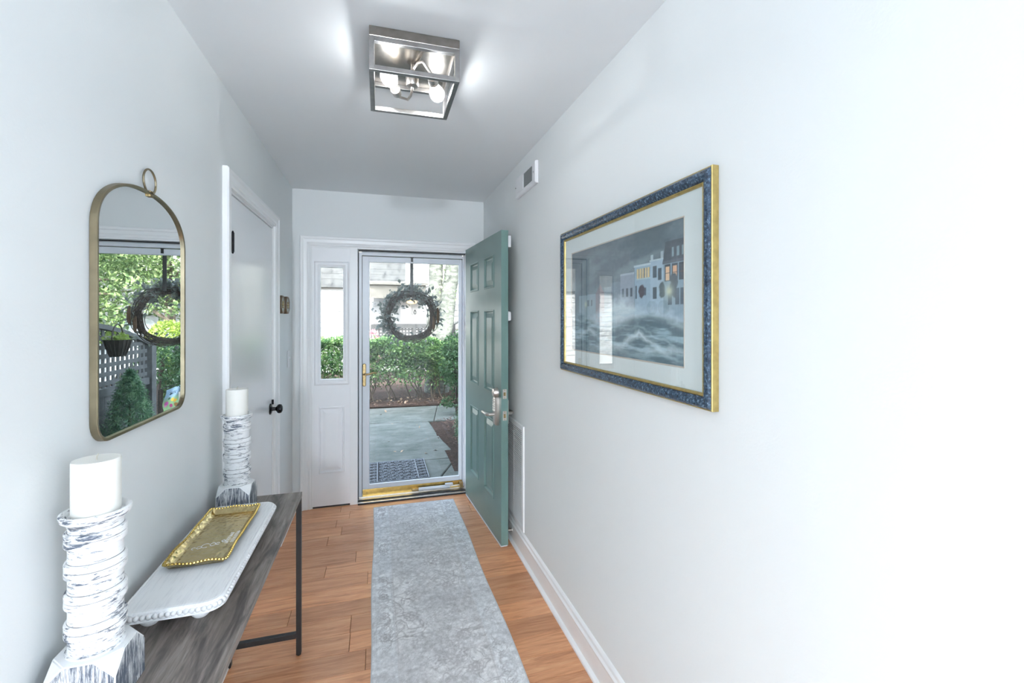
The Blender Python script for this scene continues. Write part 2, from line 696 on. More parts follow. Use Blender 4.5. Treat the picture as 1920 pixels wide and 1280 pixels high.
def leaves(name, mat, parent, pos, size, up=.3, aspect=.55, seed=1, kind='stuff', droop=0):
    """many small real leaf blades as one mesh"""
    r = np.random.default_rng(seed)
    pos = np.asarray(pos, float)
    n = len(pos)
    off = np.array(wloc(parent)) if parent is not None else np.zeros(3)
    d = r.normal(size=(n, 3))
    d /= np.linalg.norm(d, axis=1)[:, None]
    nn = r.normal(size=(n, 3)) + np.array([0, 0, up * 3])
    nn -= (nn * d).sum(1)[:, None] * d
    nn /= np.linalg.norm(nn, axis=1)[:, None] + 1e-9
    w = np.cross(d, nn)
    L = (size * r.uniform(.65, 1.3, n))[:, None]
    base = pos - off
    mid = base + d * L * .45 + nn * L * .06
    v = np.stack([base, mid + w * L * aspect / 2, base + d * L, mid - w * L * aspect / 2], 1).reshape(-1, 3)
    me = bpy.data.meshes.new(name)
    me.vertices.add(4 * n)
    me.vertices.foreach_set('co', v.ravel())
    me.loops.add(4 * n)
    me.loops.foreach_set('vertex_index', np.arange(4 * n))
    me.polygons.add(n)
    me.polygons.foreach_set('loop_start', np.arange(n) * 4)
    me.materials.append(mat)
    me.update(calc_edges=True)
    o = link_mesh(name, me, parent)
    if kind:
        o['kind'] = kind
    return o


def painted_grid(name, mat, parent, place, img):
    """flat print: a fine grid of real quads, one colour per corner. img: H x W x 3 sRGB 0..255, row 0 at v=0"""
    H, Wd, _ = img.shape
    off = np.array(wloc(parent)) if parent is not None else np.zeros(3)
    uu, vv = np.meshgrid(np.linspace(0, 1, Wd), np.linspace(0, 1, H))
    co = place(uu.ravel(), vv.ravel()) - off
    i = np.arange(H * Wd).reshape(H, Wd)
    q = np.stack([i[:-1, :-1], i[:-1, 1:], i[1:, 1:], i[1:, :-1]], -1).reshape(-1, 4)
    me = bpy.data.meshes.new(name)
    me.vertices.add(H * Wd)
    me.vertices.foreach_set('co', co.ravel())
    me.loops.add(q.size)
    me.loops.foreach_set('vertex_index', q.ravel())
    me.polygons.add(len(q))
    me.polygons.foreach_set('loop_start', np.arange(len(q)) * 4)
    me.materials.append(mat)
    me.update(calc_edges=True)
    c = np.clip(img / 255.0, 0, 1).reshape(-1, 3)
    lin = np.where(c > .04045, ((c + .055) / 1.055) ** 2.4, c / 12.92)
    a = me.color_attributes.new('Col', 'FLOAT_COLOR', 'POINT')
    a.data.foreach_set('color', np.concatenate([lin, np.ones((len(lin), 1))], 1).ravel())
    return link_mesh(name, me, parent)


def fnoise(shape, cells, seed, octaves=4, stretch=(1, 1), rough=.55):
    """smooth value noise, 0..1"""
    r = np.random.default_rng(seed)
    H, Wd = shape
    out = np.zeros(shape)
    amp, tot = 1, 0
    for o in range(octaves):
        ch = max(2, int(cells * stretch[1] * 2 ** o)) + 2
        cw = max(2, int(cells * stretch[0] * 2 ** o)) + 2
        g = r.random((ch, cw))
        y = np.linspace(0, ch - 1.001, H)
        x = np.linspace(0, cw - 1.001, Wd)
        yi, xi = y.astype(int), x.astype(int)
        fy, fx = (y - yi)[:, None], (x - xi)[None, :]
        fy, fx = fy * fy * (3 - 2 * fy), fx * fx * (3 - 2 * fx)
        a = g[yi][:, xi] * (1 - fx) + g[yi][:, xi + 1] * fx
        b = g[yi + 1][:, xi] * (1 - fx) + g[yi + 1][:, xi + 1] * fx
        out += amp * (a * (1 - fy) + b * fy)
        tot += amp
        amp *= rough
    return out / tot


# ------------------------------------------------------------------ the setting
L, R, D, H = -.6284, .8515, 3.765, 2.44
WY0 = -.35            # where the hall opens into the room behind the camera

# floor: base slab and every hall plank by itself
floor = struct('floor', MB().box((-3.1, -4.7, -.06), (2.7, D + .0, -.012)), M['plankgap'])
pw = .1275
y = D - .002
row = 0
while y > -4.6:
    y0 = max(y - pw, -4.68)
    x0, x1 = (L, R) if y0 > WY0 else (-3.0, 2.6)
    if y0 > WY0:
        x = x0 + .002
        first = True
        while x < x1 - .01:
            ln = random.uniform(.55, 1.5)
            if first:
                ln *= random.uniform(.3, 1)
                first = False
            e = min(x + ln, x1 - .002)
            if x1 - e < .12:
                e = x1 - .002
            c = ((x + e) / 2, (y + y0) / 2)
            g = .0008
            t = .0012
            hx, hy = (e - x) / 2 - g, (y - y0) / 2 - g
            mb = MB()
            mb.add([(-hx, -hy, -.012), (hx, -hy, -.012), (hx, hy, -.012), (-hx, hy, -.012),
                    (-hx, -hy, -t), (hx, -hy, -t), (hx, hy, -t), (-hx, hy, -t),
                    (-hx + t, -hy + t, 0), (hx - t, -hy + t, 0), (hx - t, hy - t, 0), (-hx + t, hy - t, 0)],
                   [(0, 1, 5, 4), (1, 2, 6, 5), (2, 3, 7, 6), (3, 0, 4, 7), (4, 5, 9, 8), (5, 6, 10, 9), (6, 7, 11, 10), (7, 4, 8, 11), (8, 9, 10, 11)])
            p = obj('plank', mb, M['plank'], None)
            p.location = (c[0], c[1], 0)
            p.parent = floor
            x = e
    else:
        break
    y = y0
    row += 1

obj('bounce_floor', MB().box((-3.0, -4.6, -.012), (2.6, y, .002)), M['bounce_floor'], floor)  # unseen grey floor cover, added to keep the bounce on the walls neutral
struct('ceiling', MB().box((-3.1, -4.7, H), (2.7, D + .14, H + .12)), M['ceiling'])
# closet opening in the left wall: y 2.235..3.125, z 0..2.03
cy0, cy1, cz = 2.235, 3.122, 2.026
mb = MB()
mb.box((L - .12, WY0, 0), (L, cy0, H)).box((L - .12, cy1, 0), (L, D + .14, H)).box((L - .12, cy0, cz), (L, cy1, H))
mb.box((L - .5, cy0 - .05, 0), (L - .48, cy1 + .05, H))
struct('wall_left', mb, M['wall'])
struct('wall_right', MB().box((R, WY0, 0), (R + .12, D + .14, H)), M['wall'])
# front wall with one opening for sidelight and door
ox0, ox1, oz = -.497, .712, 2.012
mb = MB().box((L - .12, D, 0), (ox0, D + .14, H)).box((ox1, D, 0), (R + .12, D + .14, H)).box((ox0, D, oz), (ox1, D + .14, H))
struct('wall_front', mb, M['wall'])
# room behind the camera
mb = MB().box((-3.1, WY0 - .1, 0), (L - .12, WY0, H)).box((R + .12, WY0 - .1, 0), (2.7, WY0, H)).box((L - .12, WY0 - .1, 0), (L, WY0, H)).box((R, WY0 - .1, 0), (R + .12, WY0, H))
struct('wall_partition', mb, M['wall'])
mb = MB().box((-3.1, -4.7, 0), (2.7, -4.6, .6)).box((-3.1, -4.7, 2.36), (2.7, -4.6, H)).box((-3.1, -4.7, .6), (-2.9, -4.6, 2.36)).box((-1.45, -4.7, .6), (2.7, -4.6, 2.36))
struct('wall_back', mb, M['wall'])
mb = MB().box((-3.1, -4.7, 0), (-3.0, WY0, .6)).box((-3.1, -4.7, 2.36), (-3.0, WY0, H)).box((-3.1, -4.7, .6), (-3.0, -3.25, 2.36)).box((-3.1, -1.15, .6), (-3.0, WY0, 2.36))
struct('wall_side', mb, M['wall'])
struct('wall_far_side', MB().box((2.6, -4.7, 0), (2.7, WY0, .6)).box((2.6, -4.7, 2.36), (2.7, WY0, H)).box((2.6, -4.7, .6), (2.7, -3.25, 2.36)).box((2.6, -1.15, .6), (2.7, WY0, 2.36)), M['wall'])


def plain_window(name, lo, hi, axis):
    root = tag(thing(name, lo, None, None), kind='structure')
    (x0, y0, z0), (x1, y1, z1) = lo, hi
    fb = MB()
    t = .05
    if axis == 'y':
        fb.box((x0, y0, z0), (x0 + t, y1, z1)).box((x1 - t, y0, z0), (x1, y1, z1)).box((x0 + t, y0, z0), (x1 - t, y1, z0 + t)).box((x0 + t, y0, z1 - t), (x1 - t, y1, z1))
        fb.box(((x0 + x1) / 2 - .02, y0, z0 + t), ((x0 + x1) / 2 + .02, y1, z1 - t))
        gb = MB().box((x0 + t, (y0 + y1) / 2 - .003, z0 + t), (x1 - t, (y0 + y1) / 2 + .003, z1 - t))
    else:
        fb.box((x0, y0, z0), (x1, y0 + t, z1)).box((x0, y1 - t, z0), (x1, y1, z1)).box((x0, y0 + t, z0), (x1, y1 - t, z0 + t)).box((x0, y0 + t, z1 - t), (x1, y1 - t, z1))
        fb.box((x0, (y0 + y1) / 2 - .02, z0 + t), (x1, (y0 + y1) / 2 + .02, z1 - t))
        gb = MB().box(((x0 + x1) / 2 - .003, y0 + t, z0 + t), ((x0 + x1) / 2 + .003, y1 - t, z1 - t))
    obj('frame', fb, M['trim'], root)
    obj('pane', gb, M['glass'], root)


plain_window('window_2', (-2.9, -4.69, .6), (-1.45, -4.61, 2.36), 'y')
plain_window('window_4', (2.61, -3.25, .6), (2.69, -1.15, 2.36), 'x')
plain_window('window_3', (-3.09, -3.25, .6), (-3.01, -1.15, 2.36), 'x')


# ---- moulded casing helper: profile swept along a polyline (mitred); place maps (a, b, h)
def casing(path, prof, place):
    mb = MB()
    P = [Vector(p) for p in path]
    n = len(P)
    nor = []
    for i in range(n):
        e = []
        if i > 0:
            e.append((P[i] - P[i - 1]).normalized())
        if i < n - 1:
            e.append((P[i + 1] - P[i]).normalized())
        ns = [Vector((-q.y, q.x)) for q in e]
        m = ns[0] if len(ns) == 1 else (ns[0] + ns[1]) / (1 + ns[0].dot(ns[1]))
        nor.append(m)
    k = len(prof)
    vs = [place(*(P[i] + nor[i] * a), h) for i in range(n) for a, h in prof]
    fs = [(i * k + q, (i + 1) * k + q, (i + 1) * k + q + 1, i * k + q + 1) for i in range(n - 1) for q in range(k - 1)]
    fs += [tuple(range(k)), tuple((n - 1) * k + q for q in range(k))]
    return mb.add(vs, fs)


CAS = [(0, 0), (0, .012), (.008, .016), (.022, .013), (.03, .017), (.052, .019), (.058, .024), (.072, .024), (.078, .018), (.078, 0)]
# front door and sidelight casing (outside of the path = larger a)
pl = lambda a, b, h: (a, D - h, b)
t1 = struct('trim_1', casing([(-.497, 0), (-.497, 2.008), (.70, 2.008), (.70, 0)], [(a, h) for a, h in CAS], pl), M['trim'])
# left-wall closet casing
pl = lambda a, b, h: (L + h, a, b)
t2 = struct('trim_2', casing([(cy0, 0), (cy0, cz), (cy1, cz), (cy1, 0)], [(a * .92, h) for a, h in CAS], pl), M['trim'])

BASE = [(0, 0), (0, .014), (.10, .014), (.112, .017), (.122, .011), (.134, .009), (.142, .004), (.145, 0)]


def baseboard(name, x, sgn, y0, y1, shoe=True):
    mb = MB()
    pr = [(h, z) for z, h in BASE]
    vs = [(x - sgn * h, yy, z) for yy in (y0, y1) for h, z in pr]
    k = len(pr)
    mb.add(vs, [(q, k + q, k + q + 1, q + 1) for q in range(k - 1)] + [tuple(range(k)), tuple(range(k, 2 * k))])
    o = struct(name, mb, M['trim'])
    if shoe:
        sh = MB()
        q = [(.014, 0), (.030, 0), (.0285, .008), (.023, .0145), (.014, .018)]
        sh.add([(x - sgn * h, yy, z) for yy in (y0, y1) for h, z in q], [(i, 5 + i, 5 + (i + 1) % 5, (i + 1) % 5) for i in range(5)] + [tuple(range(5)), tuple(range(5, 10))])
        obj('shoe_moulding', sh, M['trim'], o)
    return o


baseboard('baseboard_right', R, 1, WY0, D)
baseboard('baseboard_left', L, -1, WY0, cy0 - .073)
baseboard('baseboard_left.001', L, -1, cy1 + .073, D)

# ---- closet door (door_3) in the left wall
d3 = tag(thing('door_3', (L, cy1, 0), 'plain white closet door in the left wall with a black knob', 'door'), kind='structure')
obj('slab', MB().box((L - .045, cy0 + .016, .012), (L - .006, cy1 - .016, cz - .016)), M['closet'], d3, bevel=.002)
jb = MB().box((L - .11, cy0, 0), (L - .001, cy0 + .013, cz)).box((L - .11, cy1 - .013, 0), (L - .001, cy1, cz)).box((L - .11, cy0 + .013, cz - .013), (L - .001, cy1 - .013, cz))
obj('jamb', jb, M['trim'], d3)
for z in (1.79, 1.0, .25):
    hb = MB().lathe([(.0065, z - .042), (.0065, z + .042)], (L + .014, cy0 + .018, 0), 12)
    hb.lathe([(.0001, z + .042), (.005, z + .043), (.003, z + .05), (.0001, z + .051)], (L + .014, cy0 + .018, 0), 10)
    hb.lathe([(.0001, z - .050), (.003, z - .049), (.005, z - .043), (.0001, z - .042)], (L + .014, cy0 + .018, 0), 10)
    hb.box((L - .006, cy0 + .018, z - .04), (L - .0045, cy0 + .034, z + .04))
    tag(obj('hinge', hb, M['blackknob'], d3, smooth=True), 'black butt hinge')
kz, ky = .905, 3.062
kb = MB().lathe([(.0001, 0), (.034, 0), (.033, .004), (.026, .008), (.012, .011), (.010, .030), (.016, .036), (.026, .043), (.028, .052), (.025, .062), (.015, .068), (.0001, .0695)], (L - .006, ky, kz), 28, 'x')
k = tag(obj('knob', kb, M['blackknob'], d3, smooth=True), 'round black knob')
obj('thumb_turn', MB().box((L + .002, ky - .005, kz + .028), (L + .014, ky + .003, kz + .058)), M['blackknob'], d3, bevel=.002)

# ---- sidelight: window_1
sx0, sx1 = -.487, -.217
sl = tag(thing('window_1', (-.352, D, 0), 'narrow white sidelight with one tall pane beside the storm door', 'window'), kind='structure')
px0, px1, pz0, pz1 = -.436, -.263, .985, 1.85
yf = D - .004
fb = MB()
fb.box((sx0, yf, .012), (px0, yf + .045, 2.0)).box((px1, yf, .012), (sx1, yf + .045, 2.0))
fb.box((px0, yf, pz1), (px1, yf + .045, 2.0)).box((px0, yf, .77), (px1, yf + .045, pz0)).box((px0, yf, .012), (px1, yf + .045, .262))
obj('frame', fb, M['sidelight'], sl)
# glazing bead: raised moulded ring round the pane
pl = lambda a, b, h: (a, yf - h, b)
rb = MB().sweep([(px0 - .04, pz0 - .045), (px1 + .04, pz0 - .045), (px1 + .04, pz1 + .045), (px0 - .04, pz1 + .045)],
                [(0, 0), (.004, .006), (.012, .010), (.026, .010), (.032, .005), (.044, .002), (.046, -.02)], pl)
obj('glazing_bead', rb, M['sidelight'], sl)
obj('pane', MB().box((px0, yf + .016, pz0), (px1, yf + .022, pz1)), M['glass'], sl)
# raised lower panel
pb = MB().sweep([(px0 - .006, .262), (px1 + .006, .262), (px1 + .006, .775), (px0 - .006, .775)],
                [(0, 0), (.004, .005), (.010, .005), (.016, -.006), (.022, -.006), (.045, .002), (.05, .003)], pl)
pb.cap([(px0 + .044, .312), (px1 - .044, .312), (px1 - .044, .725), (px0 + .044, .725)], pl, .003)
obj('raised_panel', pb, M['sidelight'], sl)
obj('bottom_gap', MB().box((sx0, yf + .002, 0), (sx1, yf + .045, .0115)), M['dark'], sl)
# mullion post between sidelight and door
mp = MB().box((-.217, D - .012, 0), (-.160, D + .14, 2.012)).box((sx0 - .01, D - .010, 0), (sx0, D + .05, 2.012))
mp.box((sx0, D - .010, 2.0), (ox1 - .012, D + .14, 2.012))
struct('trim_3', mp, M['trim'], bevel=.002)

# ---- door frame of the storm door and the storm door itself (door_2)
ys = 3.862
jm = MB().box((.70, D - .002, 0), (.712, D + .14, 2.012))
struct('trim_4', jm, M['trim'])
sd = tag(thing('door_2', (.68, ys, 0), 'white aluminium storm door with one full pane in the doorway', 'door'), kind='structure')
fb = MB().box((-.158, ys - .012, .02), (-.130, ys + .05, 1.985)).box((.686, ys - .012, .02), (.70, ys + .05, 1.985)).box((-.130, ys - .012, 1.962), (.686, ys + .05, 2.0))
obj('outer_frame', fb, M['alu'], sd, bevel=.0015)
ws = MB().box((-.160, D + .03, .02), (-.155, D + .045, 1.99)).box((-.155, D + .03, 1.990), (.70, D + .04, 1.9985)).box((-.1325, ys - .013, .02), (-.1285, ys - .008, 1.962)).box((-.13, ys - .013, 1.9605), (.686, ys - .008, 1.9635))
obj('weather_strip', ws, M['dark'], sd)
gx0, gx1, gz0, gz1 = -.073, .654, .112, 1.912
rb = MB().box((-.128, ys, .072), (gx0 - .008, ys + .03, 1.958)).box((gx1 + .008, ys, .072), (.684, ys + .03, 1.958))
rb.box((gx0 - .008, ys, gz1 + .008), (gx1 + .008, ys + .03, 1.958)).box((gx0 - .008, ys, .072), (gx1 + .008, ys + .03, gz0 - .008))
obj('stile_and_rail', rb, M['alu'], sd, bevel=.002)
pl = lambda a, b, h: (a, ys - h, b)
gb = MB().sweep([(gx0 - .010, gz0 - .010), (gx1 + .010, gz0 - .010), (gx1 + .010, gz1 + .010), (gx0 - .010, gz1 + .010)],
                [(0, 0), (.001, .004), (.007, .004), (.009, -.002), (.010, -.010)], pl)
obj('glass_retainer', gb, M['alu'], sd)
obj('pane', MB().box((gx0 - .009, ys + .012, gz0 - .009), (gx1 + .009, ys + .016, gz1 + .009)), M['glass'], sd)
kp = MB().box((-.126, ys - .002, .016), (.684, ys + .012, .070))
tag(obj('kick_sweep', kp, M['brass'], sd, bevel=.001), 'brass sweep along the bottom of the storm door')
kp = obj('sweep_bolt', MB().lathe([(.0001, 0), (.004, 0), (.003, .003), (.0001, .004)], (-.095, ys - .0055, .045), 10, 'y'), M['brassold'], sd)
hb = MB()
hb.sweep(rrect(-.128, .905, -.100, 1.09, .013, 5), [(0, 0), (0, .006), (.004, .009)], pl)
hb.cap(rrect(-.124, .909, -.104, 1.086, .010, 5), pl, .009)
hp = tag(obj('handle_plate', hb, M['brassold'], sd, smooth=True), 'long worn brass handle plate')
lv = MB().tube([(-.114, ys - .005, 1.005), (-.114, ys - .040, 1.005), (-.108, ys - .050, 1.005), (-.075, ys - .052, 1.010), (-.045, ys - .050, 1.018), (-.025, ys - .046, 1.016), (-.018, ys - .044, 1.008)],
             [.007, .007, .008, .0075, .007, .006, .004], 10)
tag(obj('handle_lever', lv, M['brassold'], sd, smooth=True), 'curved brass lever')
for z in (1.07, .95, .93):
    obj('screw', MB().lathe([(.0001, 0), (.004, 0), (.003, .002), (.0001, .0025)], (-.114, ys - .012, z), 8, 'y'), M['brassold'], sd)
# pneumatic closer along the bottom
cb = MB().lathe([(.0001, 0), (.013, 0), (.015, .003), (.015, .255), (.013, .26), (.0001, .26)], (.315, ys - .030, .038), 20, 'x')
cl = tag(obj('closer_tube', cb, M['alu'], sd, smooth=True), 'white closer tube lying along the sill')
obj('closer_rod', MB().tube([(.575, ys - .03, .038), (.662, ys - .03, .042)], .005, 8), M['satin'], sd)
obj('closer_bracket', MB().box((.262, ys - .036, .030), (.318, ys - .004, .048)).box((.655, ys - .042, .022), (.686, ys - .006, .066)), M['brassold'], sd, bevel=.002)
obj('closer_clip', MB().box((.535, ys - .046, .050), (.60, ys - .018, .066)), M['alu'], sd, bevel=.003)
# threshold
tb = MB().hexa([(-.158, D - .02, 0), (.70, D - .02, 0), (.70, ys + .06, 0), (-.158, ys + .06, 0), (-.158, D - .016, .010), (.70, D - .016, .010), (.70, ys + .06, .018), (-.158, ys + .06, .018)])
tb.box((-.158, ys - .02, .0), (.70, ys + .05, .021))
th = struct('trim_5', tb, M['nickel'])
obj('threshold_seal', MB().box((-.158, D - .034, 0), (.70, D - .018, .009)).box((-.158, D + .012, .010), (.70, D + .028, .016)), M['dark'], th)

# wreath hanger over the top of the storm door
wh = thing('wreath_hanger', (.262, ys, 1.95), 'black metal over-the-door hook at the top of the storm door', 'hook')
obj('clip', MB().box((.255, ys - .007, 1.925), (.273, ys - .0042, 1.9605)), M['black'], wh, bevel=.001)
obj('strap', MB().box((.251, ys + .033, 1.66), (.277, ys + .036, 1.9605)).box((.251, ys - .007, 1.9585), (.277, ys + .036, 1.9605)).box((.251, ys + .036, 1.655), (.277, ys + .075, 1.660)), M['black'], wh)

# ---- the open green front door (door_1)
A = Vector((.687, 3.706, 0))
tdir = Vector((.06285, -.99802, 0))
ndir = Vector((-.99802, -.06285, 0))        # towards the hall: the face in view
DW, DT, DZ0, DZ1 = .9228, .0465, .012, 2.018
fd = tag(thing('door_1', (A.x, A.y, 0), 'open green six-panel front door standing against the right wall', 'door'), kind='structure')


def dp(s_, z_, h_):
    p = A + tdir * s_ + ndir * h_
    return (p.x, p.y, z_)


cols = ((.158, .390), (.540, .772))
rows = ((.252, .778), (.953, 1.515), (1.662, 1.882))
db = MB()
ss = sorted({0, DW, *[c for q in cols for c in q]})
zs = sorted({DZ0, DZ1, *[c for q in rows for c in q]})
for i in range(len(ss) - 1):
    for j in range(len(zs) - 1):
        if (ss[i], ss[i + 1]) in cols and (zs[j], zs[j + 1]) in rows:
            continue
        for h in (0, -DT):
            db.add([dp(ss[i], zs[j], h), dp(ss[i + 1], zs[j], h), dp(ss[i + 1], zs[j + 1], h), dp(ss[i], zs[j + 1], h)], [(0, 1, 2, 3)])
for s_ in (0, DW):
    db.add([dp(s_, DZ0, 0), dp(s_, DZ1, 0), dp(s_, DZ1, -DT), dp(s_, DZ0, -DT)], [(0, 1, 2, 3)])
for z_ in (DZ0, DZ1):
    db.add([dp(0, z_, 0), dp(DW, z_, 0), dp(DW, z_, -DT), dp(0, z_, -DT)], [(0, 1, 2, 3)])
obj('slab', db, M['door'], fd)
for c in cols:
    for r_ in rows:
        pb = MB()
        lp = [(c[0], r_[0]), (c[1], r_[0]), (c[1], r_[1]), (c[0], r_[1])]
        for sg, base in ((1, 0), (-1, -DT)):
            f = lambda a, b, h, sg=sg, base=base: dp(a, b, base + sg * h)
            pb.sweep(lp, [(0, 0), (.003, .004), (.010, .004), (.017, -.009), (.024, -.010), (.052, -.001), (.056, 0)], f)
            pb.cap([(c[0] + .056, r_[0] + .056), (c[1] - .056, r_[0] + .056), (c[1] - .056, r_[1] - .056), (c[0] + .056, r_[1] - .056)], f, 0)
        obj('panel', pb, M['door'], fd)
obj('door_sweep', MB().hexa([dp(.01, .003, .002), dp(DW - .004, .003, .002), dp(DW - .004, .003, -DT + .005), dp(.01, .003, -DT + .005), dp(.01, .014, .004), dp(DW - .004, .014, .004), dp(DW - .004, .014, -DT), dp(.01, .014, -DT)]), M['alu'], fd)
# deadbolt and lock set


def dlathe(prof, s_, z_, sg=1, base=0, seg=24):
    mb = MB()
    vs, fs = [], []
    n = len(prof)
    for k_ in range(seg):
        a = 2 * PI * k_ / seg
        for r_, h_ in prof:
            vs.append(dp(s_ + r_ * math.cos(a), z_ + r_ * math.sin(a), base + sg * h_))
    for k_ in range(seg):
        k2 = (k_ + 1) % seg
        for i in range(n - 1):
            fs.append((k_ * n + i, k2 * n + i, k2 * n + i + 1, k_ * n + i + 1))
    return mb.add(vs, fs)


tag(obj('deadbolt', dlathe([(.0001, 0), (.031, 0), (.031, .012), (.027, .020), (.025, .030), (.018, .032), (.0001, .032)], .845, .975), M['satin'], fd, smooth=True), 'round nickel deadbolt')
# tapered electronic handle plate
f = lambda a, b, h: dp(a, b, h)
tp = [(.828, .765), (.870, .765), (.880, .80), (.884, .925), (.876, .948), (.822, .948), (.814, .925), (.818, .80)]
pb = MB().sweep(tp, [(0, 0), (0, .016), (.006, .024), (.012, .026)], f)
pb.cap([(q[0] + (.012 if q[0] < .849 else -.012), q[1] + (.012 if q[1] < .85 else -.012)) for q in tp], f, .026)
tag(obj('lock_plate', pb, M['satin'], fd, smooth=True, auto=.5), 'tapered nickel lock plate with keypad')
kpad = MB()
for i in range(5):
    for j in range(2):
        kpad.hexa([dp(.826 + j * .024, .858 + i * .016, .026), dp(.844 + j * .024, .858 + i * .016, .026), dp(.844 + j * .024, .869 + i * .016, .026), dp(.826 + j * .024, .869 + i * .016, .026),
                   dp(.827 + j * .024, .859 + i * .016, .0295), dp(.843 + j * .024, .859 + i * .016, .0295), dp(.843 + j * .024, .868 + i * .016, .0295), dp(.827 + j * .024, .868 + i * .016, .0295)])
tag(obj('keypad', kpad, M['nickel'], fd), kind='stuff')
lv = MB().tube([dp(.85, .836, .02), dp(.85, .836, .060), dp(.840, .836, .070), dp(.80, .836, .072), dp(.745, .834, .072), dp(.722, .832, .068), dp(.717, .832, .056)], [.011, .011, .012, .010, .009, .008, .006], 12)
tag(obj('lever', lv, M['satin'], fd, smooth=True), 'nickel lever on the outer face')
lv = MB().tube([dp(.85, .836, -DT - .002), dp(.85, .836, -DT - .050), dp(.838, .836, -DT - .058), dp(.80, .836, -DT - .058), dp(.745, .836, -DT - .056)], [.012, .011, .012, .010, .008], 12)
tag(obj('lever', lv, M['satin'], fd, smooth=True), 'nickel lever on the wall side')
obj('inner_rose', MB().hexa([dp(.82, .77, -DT), dp(.88, .77, -DT), dp(.88, .93, -DT), dp(.82, .93, -DT), dp(.823, .773, -DT - .02), dp(.877, .773, -DT - .02), dp(.877, .927, -DT - .02), dp(.823, .927, -DT - .02)]), M['satin'], fd)
e = DW + .0008
for z_, hh, bolt in ((.975, .030, .011), (.836, .030, .012)):
    pb = MB().hexa([dp(DW - .001, z_ - hh, -.010), dp(e, z_ - hh, -.010), dp(e, z_ - hh, -.036), dp(DW - .001, z_ - hh, -.036), dp(DW - .001, z_ + hh, -.010), dp(e, z_ + hh, -.010), dp(e, z_ + hh, -.036), dp(DW - .001, z_ + hh, -.036)])
    lp_ = obj('latch_plate', pb, M['satin'], fd)
    bb = MB().hexa([dp(e, z_ - bolt, -.016), dp(e + .006, z_ - bolt, -.019), dp(e + .006, z_ - bolt, -.028), dp(e, z_ - bolt, -.030), dp(e, z_ + bolt, -.016), dp(e + .006, z_ + bolt, -.019), dp(e + .006, z_ + bolt, -.028), dp(e, z_ + bolt, -.030)])
    obj('latch_bolt', bb, M['brassold'], lp_)
    for q in (-1, 1):
        sc = MB().sphere(dp(e, z_ + q * hh * .8, -.023), .0028, 8, 4)
        obj('screw', sc, M['brassold'], lp_)
# sensor boxes on the wall side of the door
obj('sensor_box', MB().hexa([dp(.82, 1.915, -DT), dp(.90, 1.915, -DT), dp(.90, 1.99, -DT), dp(.82, 1.99, -DT), dp(.82, 1.915, -DT - .028), dp(.90, 1.915, -DT - .028), dp(.90, 1.99, -DT - .028), dp(.82, 1.99, -DT - .028)]), M['plastic'], fd, bevel=.003)
obj('sensor_box', MB().hexa([dp(.82, 1.437, -DT), dp(.90, 1.437, -DT), dp(.90, 1.505, -DT), dp(.82, 1.505, -DT), dp(.826, 1.443, -DT - .032), dp(.894, 1.443, -DT - .032), dp(.894, 1.499, -DT - .032), dp(.826, 1.499, -DT - .032)]), M['plastic'], fd, bevel=.008)
for z_ in (1.8, 1.02, .22):
    obj('hinge', MB().lathe([(.007, z_ - .05), (.007, z_ + .05)], (A.x + .050, A.y + .004, 0), 10), M['satin'], fd, smooth=True)

# ------------------------------------------------------------------ ceiling light
lx0, lx1, ly0, ly1, lz0 = -.032, .274, 1.592, 1.916, 2.292
lc = ((lx0 + lx1) / 2, (ly0 + ly1) / 2)
cl = thing('ceiling_light', (lc[0], lc[1], H), 'square open-frame brushed nickel ceiling light with two clear bulbs', 'ceiling light')
obj('back_plate', MB().box((lx0, ly0, H - .034), (lx1, ly1, H - .0005)), M['plate'], cl, bevel=.002)
b = .017
z1 = H - .034
fb = MB()
for xa, ya in ((lx0, ly0), (lx1 - b, ly0), (lx0, ly1 - b), (lx1 - b, ly1 - b)):
    obj('frame_post', MB().box((xa, ya, lz0), (xa + b, ya + b, z1)), M['framemetal'], cl, bevel=.001)
for z0 in (lz0, z1 - b):
    for lo, hi in (((lx0 + b, ly0, z0), (lx1 - b, ly0 + b, z0 + b)), ((lx0 + b, ly1 - b, z0), (lx1 - b, ly1, z0 + b)), ((lx0, ly0 + b, z0), (lx0 + b, ly1 - b, z0 + b)), ((lx1 - b, ly0 + b, z0), (lx1, ly1 - b, z0 + b))):
        obj('frame_bar', MB().box(lo, hi), M['framemetal'], cl, bevel=.001)
cx_, cy_ = lc
obj('stem', MB().lathe([(.0001, 2.33), (.010, 2.33), (.022, 2.334), (.024, 2.34), (.024, 2.38), (.020, 2.386), (.006, 2.388), (.006, H - .034)], (cx_, cy_, 0), 24), M['nickel'], cl, smooth=True)
